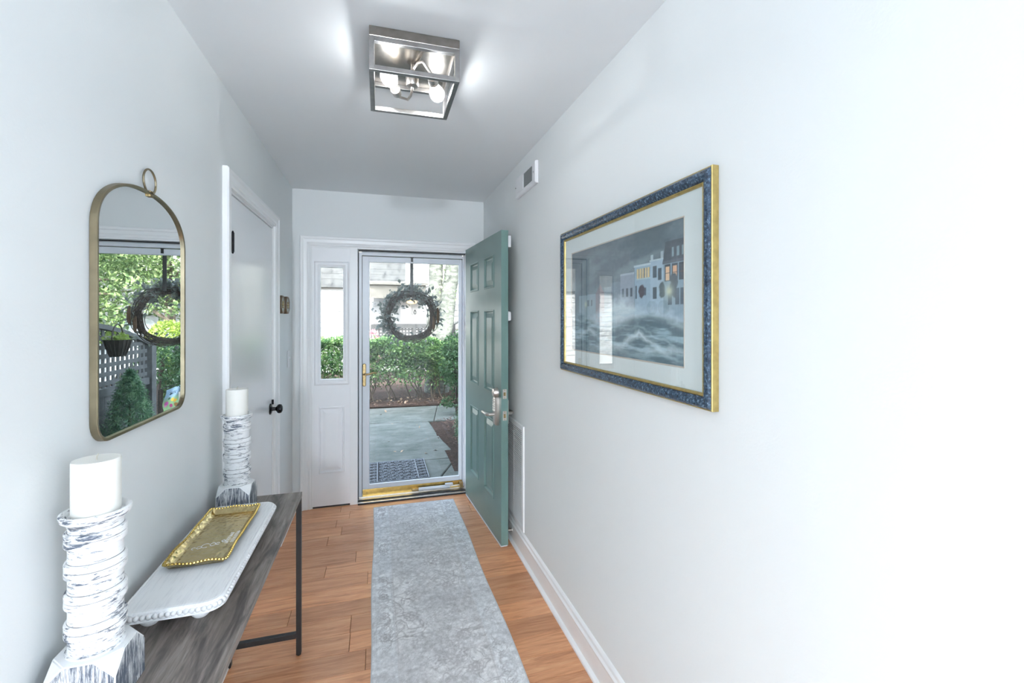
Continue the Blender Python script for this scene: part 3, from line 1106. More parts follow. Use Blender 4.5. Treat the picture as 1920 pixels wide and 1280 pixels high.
for sg in (-1, 1):
    dirx = Vector((sg * .27, sg * .96, 0)).normalized()
    side = Vector((-dirx.y, dirx.x, 0))
    if sg < 0:
        base = Vector((.070, 1.838, 2.337))
        p0 = Vector((cx_, cy_, 2.332))
        pts = [p0, p0 + Vector((-.001, .006, -.012)), p0 + Vector((-.004, .030, -.020)), p0 + Vector((-.012, .070, -.018)), base - dirx * .014 + Vector((.004, 0, -.004)), base + dirx * .002]
    else:
        base = Vector((.186, 1.690, 2.348))
        p0 = Vector((cx_, cy_, 2.384))
        pts = [p0, p0 + Vector((.004, -.012, .012)), p0 + Vector((.016, -.045, .016)), p0 + Vector((.032, -.082, .004)), base - dirx * .012 + Vector((0, 0, .004)), base + dirx * .002]
    obj('arm', MB().tube(pts, .005, 10), M['nickel'], cl, smooth=True)

    def along(prof, seg=20):
        mb = MB()
        n = len(prof)
        vs = []
        for k_ in range(seg):
            a = 2 * PI * k_ / seg
            for r_, h_ in prof:
                vs.append(base + dirx * h_ + side * r_ * math.cos(a) + Vector((0, 0, 1)) * r_ * math.sin(a))
        fs = [(k_ * n + i, ((k_ + 1) % seg) * n + i, ((k_ + 1) % seg) * n + i + 1, k_ * n + i + 1) for k_ in range(seg) for i in range(n - 1)]
        return mb.add(vs, fs)

    sk = obj('socket', along([(.0001, 0), (.014, .001), (.017, .004), (.017, .034), (.019, .036), (.019, .042), (.014, .042)]), M['nickel'], cl, smooth=True)
    bl = obj('bulb', along([(.013, .040), (.0135, .052), (.019, .074), (.027, .102), (.0315, .124), (.030, .142), (.022, .157), (.011, .164), (.0001, .166)]), M['bulbglass'], cl, smooth=True)
    fl = MB()
    for q in range(4):
        a = q * PI / 2 + .4
        o1 = (side * math.cos(a) + Vector((0, 0, 1)) * math.sin(a))
        fl.tube([base + dirx * .052 + o1 * .004, base + dirx * .085 + o1 * .010, base + dirx * .112 + o1 * .007], .0014, 6)
    obj('filament', fl, M['filament'], bl)
    pd = bpy.data.lights.new('bulb_light', 'POINT')
    pd.energy = 1.9
    pd.color = (.93, .97, 1.0)
    pd.shadow_soft_size = .012
    po = bpy.data.objects.new('bulb_light', pd)
    COL.objects.link(po)
    po.location = base + dirx * .115

# ------------------------------------------------------------------ console table
tx0, tx1, ty0, ty1, tz = -.612, -.322, .975, 2.163, .70
ct = thing('console_table', ((tx0 + tx1) / 2, (ty0 + ty1) / 2, 0), 'narrow console table with grey-brown wooden top and black steel legs', 'table')
obj('tabletop', MB().box((tx0, ty0, tz - .020), (tx1, ty1, tz)), M['table'], ct, bevel=.0012)
w = .022
for xa in (tx0, tx1 - w):
    for ya in (ty0 + .002, ty1 - w - .002):
        lg = obj('leg', MB().box((xa + .001, ya, .006), (xa + w - .001, ya + w, tz - .020)), M['black'], ct, bevel=.001)
        obj('foot', MB().lathe([(.0001, 0), (.008, 0), (.009, .003), (.009, .0065), (.0001, .0065)], (xa + w / 2, ya + w / 2, 0), 12), M['dark'], lg)
for ya in (ty0 + .002, ty1 - w - .002):
    obj('stretcher', MB().box((tx0 + w, ya + .001, .076), (tx1 - w, ya + w - .001, .098)), M['black'], ct, bevel=.001)
    obj('top_rail', MB().box((tx0 + w, ya + .001, tz - .042), (tx1 - w, ya + w - .001, tz - .020)), M['black'], ct, bevel=.001)
for xa in (tx0 + .001,):
    obj('side_rail', MB().box((xa, ty0 + w + .002, tz - .042), (xa + w - .002, ty1 - w - .002, tz - .020)), M['black'], ct, bevel=.001)

# ------------------------------------------------------------------ candle holders and candles
hx, hy = -.542, 1.105
ch = thing('candle_holder', (hx, hy, tz), 'whitewashed turned wooden candle holder at the near end of the console table', 'candle holder', 'whitewashed candle holders on the console table')
b = bmesh.new()
bmesh.ops.create_cube(b, size=1)
for v in b.verts:
    v.co = (v.co.x * .116, v.co.y * .116, v.co.z * .106 + .053)
tops = [v for v in b.verts if v.co.z > .05]
bmesh.ops.bevel(b, geom=tops, offset=.034, segments=1, affect='VERTICES')
es = [e_ for e_ in b.edges if e_.calc_face_angle(0) > .2]
bmesh.ops.bevel(b, geom=es, offset=.0022, segments=2, affect='EDGES')
bmesh.ops.recalc_face_normals(b, faces=b.faces)
me = bpy.data.meshes.new('base')
b.to_mesh(me)
b.free()
me.materials.append(M['distress_v'])
me.materials.append(M['whitewash'])
for p in me.polygons:
    n_ = p.normal
    if p.area > 2e-4 and max(abs(n_.x), abs(n_.y)) < .9:
        p.material_index = 1
    elif p.area < 2e-4:
        p.material_index = 1
link_mesh('base', me, ch)
prof = [(.0001, .1062), (.0465, .1062), (.0465, .110), (.0425, .1105)]
dark = set()
for k_ in range(4):
    z0 = .113 + k_ * .0585
    prof += [(.0428, z0 + .001), (.0424, z0 + .012), (.0428, z0 + .0235), (.0440, z0 + .0255), (.0478, z0 + .0275), (.0482, z0 + .030), (.0478, z0 + .0385), (.0464, z0 + .0395)]
    dark.add(len(prof) - 1)
    prof += [(.0464, z0 + .0408), (.0478, z0 + .0418), (.0482, z0 + .0505), (.0470, z0 + .0535), (.0436, z0 + .0548)]
    dark.add(len(prof) - 1)
    prof += [(.0430, z0 + .0562)]
prof += [(.0425, .3485), (.0430, .353), (.0445, .356)]
cm = MB().lathe([(r_, z_ + tz) for r_, z_ in prof] + [(.0001, .356 + tz)], (hx, hy, 0), 48)
npf = len(prof)
for i in range(len(cm.f)):
    if (i % npf) in dark and i < 48 * npf:
        cm.mi[i] = 1
obj('column', cm, [M['distress_h'], M['groove']], ch, smooth=True, auto=.45)
obj('cup', MB().lathe([(r_, z_ + tz) for r_, z_ in [(.0001, .3562), (.044, .3562), (.048, .361), (.0535, .365), (.0555, .371), (.0555, .377), (.052, .379), (.046, .374), (.043, .370), (.0001, .370)]], (hx, hy, 0), 48), M['distress_h'], ch, smooth=True)
cd = thing('pillar_candle', (hx, hy, tz + .370), 'white pillar candle in the holder at the near end of the table', 'candle', 'white pillar candles')
zc = tz + .3702
obj('wax_body', MB().lathe([(.0001, zc), (.0375, zc), (.0385, zc + .003), (.0385, zc + .104), (.0375, zc + .107), (.034, zc + .1075), (.02, zc + .1055), (.0001, zc + .105)], (hx, hy, 0), 48), M['wax'], cd, smooth=True)
obj('wick', MB().tube([(hx, hy, zc + .105), (hx + .001, hy, zc + .112), (hx + .003, hy + .001, zc + .117)], .0012, 6), M['wick'], cd)
c2 = copy_tree(ch)
c2.location = (-.540, 2.035, tz)
tag(c2, 'whitewashed turned wooden candle holder at the far end beside the closet door')
c3 = copy_tree(cd)
c3.location = (-.540, 2.035, tz + .370)
tag(c3, 'white pillar candle in the holder at the far end before the closet door')

# ------------------------------------------------------------------ white riser and gold tray
rx0, rx1, ry0, ry1, rz = -.598, -.371, 1.272, 1.922, .762
rs = thing('riser_board', ((rx0 + rx1) / 2, (ry0 + ry1) / 2, tz), 'white wooden riser board with beaded edge and bun feet on the console table', 'serving board')
lp = rrect(rx0, ry0, rx1, ry1, .045, 8)
pl = lambda a, b_, h: (a, b_, h)
mb = MB().sweep(lp, [(.006, rz - .024), (.001, rz - .0235), (.001, rz - .021), (.004, rz - .0195), (.004, rz - .006), (.004, rz - .003), (.007, rz), (.010, rz + .0003), (.012, rz - .0012), (.014, rz)], pl)
inn = rrect(rx0 + .014, ry0 + .014, rx1 - .014, ry1 - .014, .031, 8)
mb.cap(inn, pl, rz)
mb.cap(rrect(rx0 + .006, ry0 + .006, rx1 - .006, ry1 - .006, .039, 8), pl, rz - .024)
obj('board', mb, M['riser'], rs, smooth=True, auto=.6)
P = [Vector(p) for p in lp]
P.append(P[0])
seg = [(P[i + 1] - P[i]).length for i in range(len(P) - 1)]
tot = sum(seg)
nb = 132


def walk(P, seg, s_):
    for i, l in enumerate(seg):
        if s_ <= l:
            d_ = (P[i + 1] - P[i]).normalized()
            return P[i] + d_ * s_, d_
        s_ -= l
    return P[-1], (P[-1] - P[-2]).normalized()


bb = MB()
for i in range(nb):
    q, d_ = walk(P, seg, tot * (i + .5) / nb)
    inw = Vector((-d_.y, d_.x))
    q = q + inw * .0035
    bb.sphere((q.x, q.y, rz - .0125), .0068, 8, 5, sc=(1, 1, 1))
tag(obj('bead_edging', bb, M['riserbead'], rs, smooth=True), kind='stuff')
for fx, fy in ((-.545, 1.338), (-.436, 1.338), (-.545, 1.86), (-.436, 1.86)):
    obj('foot', MB().lathe([(.0001, tz), (.015, tz + .0003), (.021, tz + .007), (.0225, tz + .014), (.021, tz + .022), (.016, tz + .030), (.015, rz - .0242), (.0001, rz - .0242)], (fx, fy, 0), 24), M['riser'], rs, smooth=True)

gt = thing('gold_tray', (-.492, 1.65, rz + .0005), 'hammered gold tray with beaded rim lying on the white riser board', 'tray')
gx0, gx1, gy0, gy1 = -.571, -.413, 1.458, 1.845
gz = rz + .001
lpt = rrect(gx0, gy0, gx1, gy1, .014, 5)
# densify the outline so the rim can wave
dens = []
Pt = [Vector(p) for p in lpt]
Pt.append(Pt[0])
sg_ = [(Pt[i + 1] - Pt[i]).length for i in range(len(Pt) - 1)]
tt = sum(sg_)
nd = 150
for i in range(nd):
    q, _d = walk(Pt, sg_, tt * i / nd)
    dens.append((q.x, q.y))


def wave(a, b_):
    return .0022 * math.sin(a * 70 + b_ * 23) + .0016 * math.sin(b_ * 41 + 1)


def trp(a, b_, h):
    k_ = max(0, (h - gz - .003)) / .016
    return (a, b_, h + wave(a, b_) * k_)


mb = MB().sweep(dens, [(.020, gz), (.012, gz + .002), (.003, gz + .014), (0, gz + .017), (.0015, gz + .0185), (.005, gz + .0175), (.011, gz + .008), (.020, gz + .004)], trp)
inn = [(-.492 + (a + .492) * (1 - .020 / .079), 1.6515 + (b_ - 1.6515) * (1 - .020 / .1935)) for a, b_ in dens]
mb.cap(inn, pl, gz + .004)
mb.cap(inn, pl, gz)
obj('dish', mb, M['hammered'], gt, smooth=True, auto=1.0)
bb = MB()
nb = 122
for i in range(nb):
    q, d_ = walk(Pt, sg_, tt * (i + .5) / nb)
    inw = Vector((-d_.y, d_.x))
    q = q + inw * .0015
    bb.sphere((q.x, q.y, gz + .0185 + wave(q.x, q.y)), .0043, 7, 4)
tag(obj('beaded_rim', bb, M['goldbead'], gt, smooth=True), kind='stuff')
# small white engraved lettering, too small to read in the photograph: a flourish, a dot and two short rows
wb = MB()


def stroke(pts, r_=.0009):
    wb.tube([(a, b_, gz + .0042) for a, b_ in pts], r_, 5)


ty = 1.585
for cxk, cyk, rr, a0, a1 in ((-.505, ty, .010, .6, 5.4), (-.487, ty + .004, .007, 0, 6.3), (-.474, ty + .006, .005, .5, 5.5), (-.520, ty - .008, .006, 0, 6.3), (-.533, ty - .012, .005, .4, 5)):
    stroke([(cxk + rr * math.cos(a0 + (a1 - a0) * k_ / 12), cyk + 1.3 * rr * math.sin(a0 + (a1 - a0) * k_ / 12)) for k_ in range(13)])
stroke([(-.462, ty + .012), (-.468, ty + .020), (-.462, ty + .026), (-.456, ty + .018), (-.462, ty + .012)], .0012)
rl = np.random.default_rng(3)
for xr, n_, y_ in ((-.452, 9, ty + .005), (-.437, 9, ty + .008)):
    for k_ in range(n_):
        yy = y_ + k_ * .0085
        q = rl.integers(0, 3)
        stroke([(xr - .0045, yy), (xr + .0045, yy)], .0008)
        if q == 0:
            stroke([(xr - .0045, yy), (xr - .0045, yy + .0045)], .0007)
        elif q == 1:
            stroke([(xr + .0045, yy), (xr + .0045, yy + .0045)], .0007)
        else:
            stroke([(xr, yy), (xr, yy + .004), (xr + .0045, yy + .0045)], .0007)
tag(obj('lettering', wb, M['plastic'], gt), 'small white engraved lettering', kind='stuff')

# ------------------------------------------------------------------ wall mirror
my0, my1, mz0, mzs, mzt = 1.252, 1.742, 1.168, 1.672, 1.812
mc, mh = (my0 + my1) / 2, (my1 - my0) / 2
lpm = []
rc = .052
for cyk, a0 in ((my1 - rc, -PI / 2), ):
    for k_ in range(9):
        a = a0 + PI / 2 * k_ / 8
        lpm.append((cyk + rc * math.cos(a), mz0 + rc + rc * math.sin(a)))
for k_ in range(41):
    a = PI * k_ / 40
    ca, sa = math.cos(a), math.sin(a)
    ex = 2 / 2.25
    lpm.append((mc + mh * math.copysign(abs(ca) ** ex, ca), mzs + (mzt - mzs) * abs(sa) ** ex))
for k_ in range(9):
    a = PI + PI / 2 * k_ / 8
    lpm.append((my0 + rc + rc * math.cos(a), mz0 + rc + rc * math.sin(a)))
wm = thing('wall_mirror', (L, mc, 1.49), 'arched wall mirror with thin antique brass frame and hanging ring', 'mirror')
pl = lambda a, b_, h: (L + h, a, b_)
obj('frame', MB().sweep(lpm, [(0, .001), (0, .0145), (.0015, .016), (.006, .016), (.0075, .015), (.0075, .008)], pl), M['antique'], wm, smooth=True, auto=.6)
obj('backing', MB().sweep(lpm, [(.004, .001), (.004, .005)], pl).cap([(mc + (a - mc) * .985, 1.49 + (b_ - 1.49) * .985) for a, b_ in lpm], pl, .005), M['dark'], wm)
MIRROR_YAW = 0.0
gm = MB()
pg = lambda a, b_, h: (L + h + (a - mc) * MIRROR_YAW, a, b_)
inm = [(mc + (a - mc) * (1 - .007 / mh), 1.49 + (b_ - 1.49) * (1 - .007 / .322)) for a, b_ in lpm]
gm.cap(inm, pg, .0095)
gm.sweep(inm, [(0, .0095), (0, .0075)], pg)
obj('mirror_glass', gm, M['mirror'], wm)
rg = [(L + .010, 1.512 + .036 * math.cos(2 * PI * k_ / 32), 1.841 + .034 * math.sin(2 * PI * k_ / 32)) for k_ in range(32)]
obj('hanging_ring', MB().tube(rg, .0028, 8, closed=True), M['antique'], wm, smooth=True)
obj('ring_lug', MB().box((L + .004, mc + .004, 1.798), (L + .016, mc + .022, 1.815)), M['brassold'], wm, bevel=.002)

# ------------------------------------------------------------------ two small octagonal plaques and a switch
for i, (yc, hw, lab) in enumerate(((3.295, .062, 'octagonal wooden plaque nearer the closet door, above the switch'), (3.462, .064, 'octagonal wooden plaque nearer the front door, above the switch'))):
    zc = 1.547
    pq = thing('wall_plaque', (L, yc, zc), lab, 'plaque', 'octagonal plaques on the left wall')
    oc = [(yc + hw * math.cos(PI / 8 + k_ * PI / 4) / math.cos(PI / 8), zc + .059 * math.sin(PI / 8 + k_ * PI / 4) / math.cos(PI / 8)) for k_ in range(8)]
    obj('edge', MB().sweep(oc, [(0, .0005), (0, .020), (.004, .024), (.012, .024), (.014, .020)], pl), M['plaquewood'], pq)
    obj('face', MB().cap([(yc + (a - yc) * .84, zc + (b_ - zc) * .84) for a, b_ in oc], pl, .021).sweep([(yc + (a - yc) * .84, zc + (b_ - zc) * .84) for a, b_ in oc], [(0, .021), (0, .002)], pl), M['stone'], pq)
    fo = MB()
    for k_ in range(6):
        a = k_ * PI / 3
        fo.sphere((L + .022, yc + .018 * math.cos(a), zc + .018 * math.sin(a)), .009, 8, 5, sc=(.4, 1, 1))
    fo.sphere((L + .023, yc, zc), .008, 8, 5, sc=(.5, 1, 1))
    obj('rosette', fo, M['brassold'], pq, smooth=True)
sw = thing('light_switch', (L, 3.595, 1.165), 'white toggle light switch on the left wall by the front door', 'switch')
obj('plate', MB().box((L + .0005, 3.558, 1.105), (L + .006, 3.632, 1.225)), M['plastic'], sw, bevel=.002)
obj('toggle', MB().hexa([(L + .006, 3.589, 1.157), (L + .006, 3.601, 1.157), (L + .006, 3.601, 1.175), (L + .006, 3.589, 1.175), (L + .018, 3.591, 1.171), (L + .018, 3.599, 1.171), (L + .016, 3.599, 1.180), (L + .016, 3.591, 1.180)]), M['plastic'], sw)

# ------------------------------------------------------------------ framed storm print on the right wall
qy0, qy1, qz0, qz1 = .985, 2.01, 1.214, 1.857
pc = thing('framed_print', (R, (qy0 + qy1) / 2, 1.535), 'framed print of a stormy sea before old houses on the right wall', 'picture')
pr_ = lambda a, b_, h: (R - h, a, b_)
lpq = [(qy0, qz0), (qy1, qz0), (qy1, qz1), (qy0, qz1)]
obj('gilt_edge', MB().sweep(lpq, [(0, .001), (0, .020), (.0015, .022), (.004, .022), (.004, .012)], pr_), M['gold'], pc)
obj('frame', MB().sweep(lpq, [(.004, .012), (.004, .023), (.010, .028), (.020, .029), (.028, .026), (.034, .020), (.036, .012)], pr_), M['frame'], pc)
obj('gilt_slip', MB().sweep(lpq, [(.035, .010), (.035, .020), (.038, .021), (.042, .018), (.044, .010)], pr_), M['gold'], pc)
iy0, iy1, iz0, iz1 = 1.112, 1.898, 1.318, 1.748
obj('mat_board', MB().sweep([(qy0 + .040, qz0 + .040), (qy1 - .040, qz0 + .040), (qy1 - .040, qz1 - .040), (qy0 + .040, qz1 - .040)], [(0, .002), (0, .0125)], pr_).add(
    [pr_(a, b_, .0125) for a, b_ in [(qy0 + .04, qz0 + .04), (qy1 - .04, qz0 + .04), (qy1 - .04, qz1 - .04), (qy0 + .04, qz1 - .04), (iy0, iz0), (iy1, iz0), (iy1, iz1), (iy0, iz1)]],
    [(0, 1, 5, 4), (1, 2, 6, 5), (2, 3, 7, 6), (3, 0, 4, 7)]), M['mat_board'], pc)
obj('mat_bevel', MB().sweep([(iy0 - .004, iz0 - .004), (iy1 + .004, iz0 - .004), (iy1 + .004, iz1 + .004), (iy0 - .004, iz1 + .004)], [(0, .0125), (.001, .0135), (.003, .0135), (.004, .0128), (.006, .0105)], pr_), plain('mat_bevel_card', (.62, .54, .48, 1), .8), pc)


def paint_storm(Wd=340, Hh=190):
    v, u = np.mgrid[0:1:Hh * 1j, 0:1:Wd * 1j]
    n1 = fnoise((Hh, Wd), 3, 1, 5, (1, 2))
    n2 = fnoise((Hh, Wd), 6, 2, 5, (1, 1.2))
    n3 = fnoise((Hh, Wd), 16, 3, 4, (.45, 2.2))
    n4 = fnoise((Hh, Wd), 22, 4, 3)
    img = np.zeros((Hh, Wd, 3))

    def lay(mask, c, soft=1.0):
        nonlocal img
        m = np.clip(mask, 0, 1)[..., None] * soft
        img = img * (1 - m) + np.array(c, float) * m

    # sky: slate clouds with slanting paler streaks
    img[:] = (88, 101, 112)
    st = np.sin((v * 2.2 - u * 1.4 + n1 * 1.2) * 7)
    lay((st * .5 + .5) * n2 * 1.3 - .15, (138, 154, 164))
    lay(np.clip((v - .84) * 3, 0, .7), (66, 76, 86))
    lay(np.clip((.2 - u) * 3 * (v > .5), 0, .4), (70, 82, 90))
    lay(np.clip(.75 - v, 0, .3) * 1.6, (120, 140, 150))

    def rect(u0, u1, v0, v1, c, s=1.0, sl=0.0):
        vv = v - sl * (u - u0)
        lay(((u >= u0) & (u <= u1) & (vv >= v0) & (vv <= v1)).astype(float), c, s)

    # distant low houses
    rect(.10, .30, .3, .545, (150, 172, 186), .8, .05)
    rect(.20, .225, .44, .50, (90, 104, 116))
    rect(.245, .262, .44, .50, (90, 104, 116))
    lay(((np.abs(u - .345) < .045) & (v < .55)).astype(float), (152, 140, 148), .8)
    lay(((np.abs(u - .345) < (.64 - v) * .5) & (v >= .55) & (v < .64)).astype(float), (128, 116, 124), .9)
    rect(.335, .352, .46, .53, (80, 90, 102))
    rect(.39, .46, .3, .60, (134, 150, 164), .9)
    rect(.46, .54, .3, .63, (118, 132, 148), .9)
    rect(.545, .662, .3, .675, (142, 154, 172))
    rect(.545, .662, .675, .69, (170, 184, 196))
    for a in (.56, .595, .63):
        rect(a, a + .018, .50, .57, (72, 84, 98))
    # tall white house with a lit bay
    rect(.665, .782, .3, .725, (150, 174, 196))
    rect(.782, .873, .3, .745, (164, 186, 206))
    rect(.660, .785, .722, .738, (196, 210, 220))
    rect(.778, .877, .742, .756, (190, 206, 216))
    rect(.785, .805, .756, .79, (186, 200, 208))
    rect(.853, .872, .756, .80, (172, 184, 194))
    for a in (.684, .704, .724, .744, .764):
        rect(a, a + .013, .63, .705, (226, 196, 140))
        rect(a + .013, a + .017, .63, .705, (70, 74, 84))
    rect(.680, .784, .622, .632, (178, 198, 206))
    for a, z in ((.80, .62), (.835, .60), (.80, .47)):
        rect(a, a + .026, z, z + .085, (70, 82, 96))
    rect(.672, .684, .48, .58, (76, 88, 104))
    rect(.740, .753, .50, .56, (76, 88, 104))
    # dark-roofed house at the right
    rect(.873, 1.0, .3, .72, (136, 158, 178))
    lay(((u > .868 + (v - .72) * .12) & (v > .72) & (v < .86)).astype(float), (74, 80, 90))
    rect(.865, 1.0, .705, .725, (88, 94, 106))
    for a in (.925, .955, .983):
        rect(a, a + .013, .75, .81, (128, 148, 160))
    for a, c in ((.886, (238, 190, 150)), (.930, (236, 178, 140)), (.972, (66, 78, 92))):
        rect(a - .005, a + .031, .585, .70, (62, 68, 80))
        rect(a, a + .025, .59, .685, c)
        rect(a + .0115, a + .0135, .59, .685, (110, 90, 84))
        rect(a, a + .025, .636, .642, (110, 90, 84))
    for a in (.90, .945, .975):
        rect(a, a + .024, .42, .53, (76, 88, 104))

    def blob(cu, cv, ru, rv, c, s=1.0, rough=.6):
        d_ = ((u - cu) / ru) ** 2 + ((v - cv) / rv) ** 2
        lay(np.clip((1.1 - d_ + (n4 - .5) * rough * 3) * 2.2, 0, 1), c, s)

    blob(.722, .535, .022, .05, (74, 66, 78))
    blob(.862, .52, .022, .055, (66, 78, 88))
    blob(.935, .55, .024, .085, (70, 78, 90))
    # street lamp glow
    d_ = np.hypot((u - .908) * 1.83, v - .515)
    lay(np.exp(-(d_ / .035) ** 2), (236, 232, 190), .95)
    lay(np.exp(-(d_ / .09) ** 2), (190, 204, 190), .4)
    d_ = np.hypot((u - .185) * 1.83, v - .46)
    lay(np.exp(-(d_ / .03) ** 2), (216, 220, 190), .7)
    # sea
    hor = .30 + .05 * np.sin(u * 9 + 1) + .05 * (n2 - .5)
    sea = np.clip((hor + .03 - v) * 25, 0, 1)
    lay(sea, (84, 106, 118))
    ridge = np.sin((v * 13 + np.sin(u * 6 + .6) * 1.3 + n2 * 2.6) * 3.4)
    lay(sea * np.clip(ridge * .6 - .05, 0, 1), (62, 82, 94), .6)
    lay(sea * np.clip((n3 - .47) * 5, 0, 1), (160, 188, 202), .85)
    lay(sea * np.clip(-ridge - .55, 0, 1) * n3 * 2, (190, 210, 218), .9)
    # spray bursting against the sea wall
    top = .40 + .13 * np.exp(-((u - .50) / .10) ** 2) + .07 * np.exp(-((u - .66) / .12) ** 2) + .04 * np.sin(u * 24) * n2 - .06 * np.clip((.42 - u) * 4, 0, 1)
    top = top + (n4 - .5) * .10
    spray = np.clip((top - v) * 9, 0, 1) * np.clip((v - hor + .05) * 9, 0, 1)
    lay(spray, (216, 230, 238), .93)
    lay(spray * np.clip((n3 - .48) * 4, 0, 1), (160, 188, 206), .6)
    lay(np.clip(1 - np.abs(v - hor + .035 + (n4 - .5) * .05) * 26, 0, 1) * (u > .5), (72, 88, 100), .4)
    # foreground breakers
    for cu, cv, wdt, hgt, s in ((.70, .235, .11, .10, .95), (.22, .25, .09, .08, .7), (.93, .13, .16, .05, .6), (.45, .12, .14, .05, .55)):
        crest = cv - np.abs(u - cu) / wdt * hgt * .8
        lay(np.clip(1 - np.abs(v - crest + (n4 - .5) * .05 + .02) * 24, 0, 1) * np.exp(-((u - cu) / (wdt * 1.5)) ** 2), (222, 236, 242), s)
        lay(np.clip((crest - .03 - v) * 12, 0, 1) * np.clip((v - crest + .12) * 12, 0, 1) * np.exp(-((u - cu) / wdt) ** 2) * np.clip((n3 - .35) * 3, 0, 1), (150, 182, 200), s * .8)
    lay(np.clip((.10 - v) * 6, 0, .5), (66, 88, 100))
    img += (fnoise((Hh, Wd), 60, 9, 2)[..., None] - .5) * 14
    return 255 * (np.clip(img, 0, 255) / 255) ** .82


painted_grid('print', M['print'], pc, lambda u, v: np.stack([np.full_like(u, R - .0118), iy1 + .004 + (iy0 - iy1 - .008) * u, iz0 - .004 + (iz1 - iz0 + .008) * v], 1), paint_storm())
obj('pane', MB().box((R - .0162, qy0 + .036, qz0 + .036), (R - .0148, qy1 - .036, qz1 - .036)), M['pictureglass'], pc)

# ------------------------------------------------------------------ grilles, door stop on the right wall
gr = thing('return_grille', (R, 2.985, .15), 'tall white louvred return-air grille on the right wall behind the door', 'grille')
ga0, ga1, gb0, gb1 = 2.632, 3.34, .150, .797
prr = lambda a, b_, h: (R - h, a, b_)
obj('frame', MB().sweep([(ga0, gb0), (ga1, gb0), (ga1, gb1), (ga0, gb1)], [(0, .001), (.001, .008), (.006, .0105), (.030, .0105), (.034, .007), (.034, .002)], prr), M['trim'], gr)
obj('back', MB().box((R - .0018, ga0 + .03, gb0 + .03), (R - .0006, ga1 - .03, gb1 - .03)), M['greyvent'], gr)
n_ = 46
z0, z1 = gb0 + .036, gb1 - .036
base_me = None
for k_ in range(n_):
    z_ = z0 + (z1 - z0) * (k_ + .5) / n_
    mb = MB().hexa([(R - .0030, ga0 + .034, z_ + .0010), (R - .0085, ga0 + .034, z_ - .0022), (R - .0085, ga1 - .034, z_ - .0022), (R - .0030, ga1 - .034, z_ + .0010),
                    (R - .0030, ga0 + .034, z_ + .0022), (R - .0090, ga0 + .034, z_ - .0006), (R - .0090, ga1 - .034, z_ - .0006), (R - .0030, ga1 - .034, z_ + .0022)])
    if base_me is None:
        o = obj('slat', mb, M['trim'], gr)
        base_me, zb0 = o.data, z_
    else:
        link_mesh('slat', base_me, gr, (0, 0, z_ - zb0))
for yk in (ga0 + .20, ga0 + .38, ga0 + .56):
    obj('rib', MB().box((R - .0098, yk - .003, gb0 + .032), (R - .0086, yk + .003, gb1 - .032)), M['trim'], gr)

vt = thing('wall_vent', (R, 2.57, 2.27), 'small white wall vent with grey grille high on the right wall', 'vent')
va0, va1, vb0, vb1 = 2.385, 2.762, 2.212, 2.338
obj('cover', MB().sweep([(va0, vb0), (va1, vb0), (va1, vb1), (va0, vb1)], [(0, .0005), (0, .012), (.004, .018), (.012, .020)], prr).cap([(va0 + .012, vb0 + .012), (va1 - .012, vb0 + .012), (va1 - .012, vb1 - .012), (va0 + .012, vb1 - .012)], prr, .020), M['plastic'], vt)
obj('grille', MB().box((R - .0212, 2.435, vb0 + .024), (R - .0201, 2.575, vb1 - .020)), M['greyvent'], vt)
for k_ in range(9):
    yk = 2.440 + k_ * .0163
    obj('slat', MB().box((R - .0235, yk, vb0 + .024), (R - .0212, yk + .005, vb1 - .020)), M['greyvent'], vt)
obj('damper_panel', MB().box((R - .0225, 2.60, vb0 + .022), (R - .0201, 2.73, vb1 - .018)), M['plastic'], vt, bevel=.001)
for yk in (2.412, 2.752):
    obj('screw', MB().sphere((R - .020, yk, 2.278), .0045, 8, 4), M['greyvent'], vt)

ds = thing('door_stop', (R - .014, 3.02, .085), 'short metal door stop on the baseboard behind the green door', 'door stop')
ds.location = (R - .014, 2.86, .07)
obj('rod', MB().lathe([(.0001, 0), (.012, 0), (.011, .004), (.005, .007), (.0045, .058), (.0001, .058)], (R - .0142, 2.86, .07), 14, 'x').add([], []), M['satin'], ds, smooth=True)
for o in ds.children:
    for v in o.data.vertices:
        v.co.x = -v.co.x
obj('tip', MB().lathe([(.0001, 0), (.008, .001), (.009, .004), (.009, .014), (.0001, .014)], (R - .0862, 2.86, .07), 14, 'x'), M['dark'], ds, smooth=True)

# ------------------------------------------------------------------ runner rug
ux0, ux1, uy0, uy1 = -.036, .577, .62, 3.640
rgt = thing('runner_rug', ((ux0 + ux1) / 2, (uy0 + uy1) / 2, 0), 'grey distressed oriental runner rug on the wooden floor', 'rug')


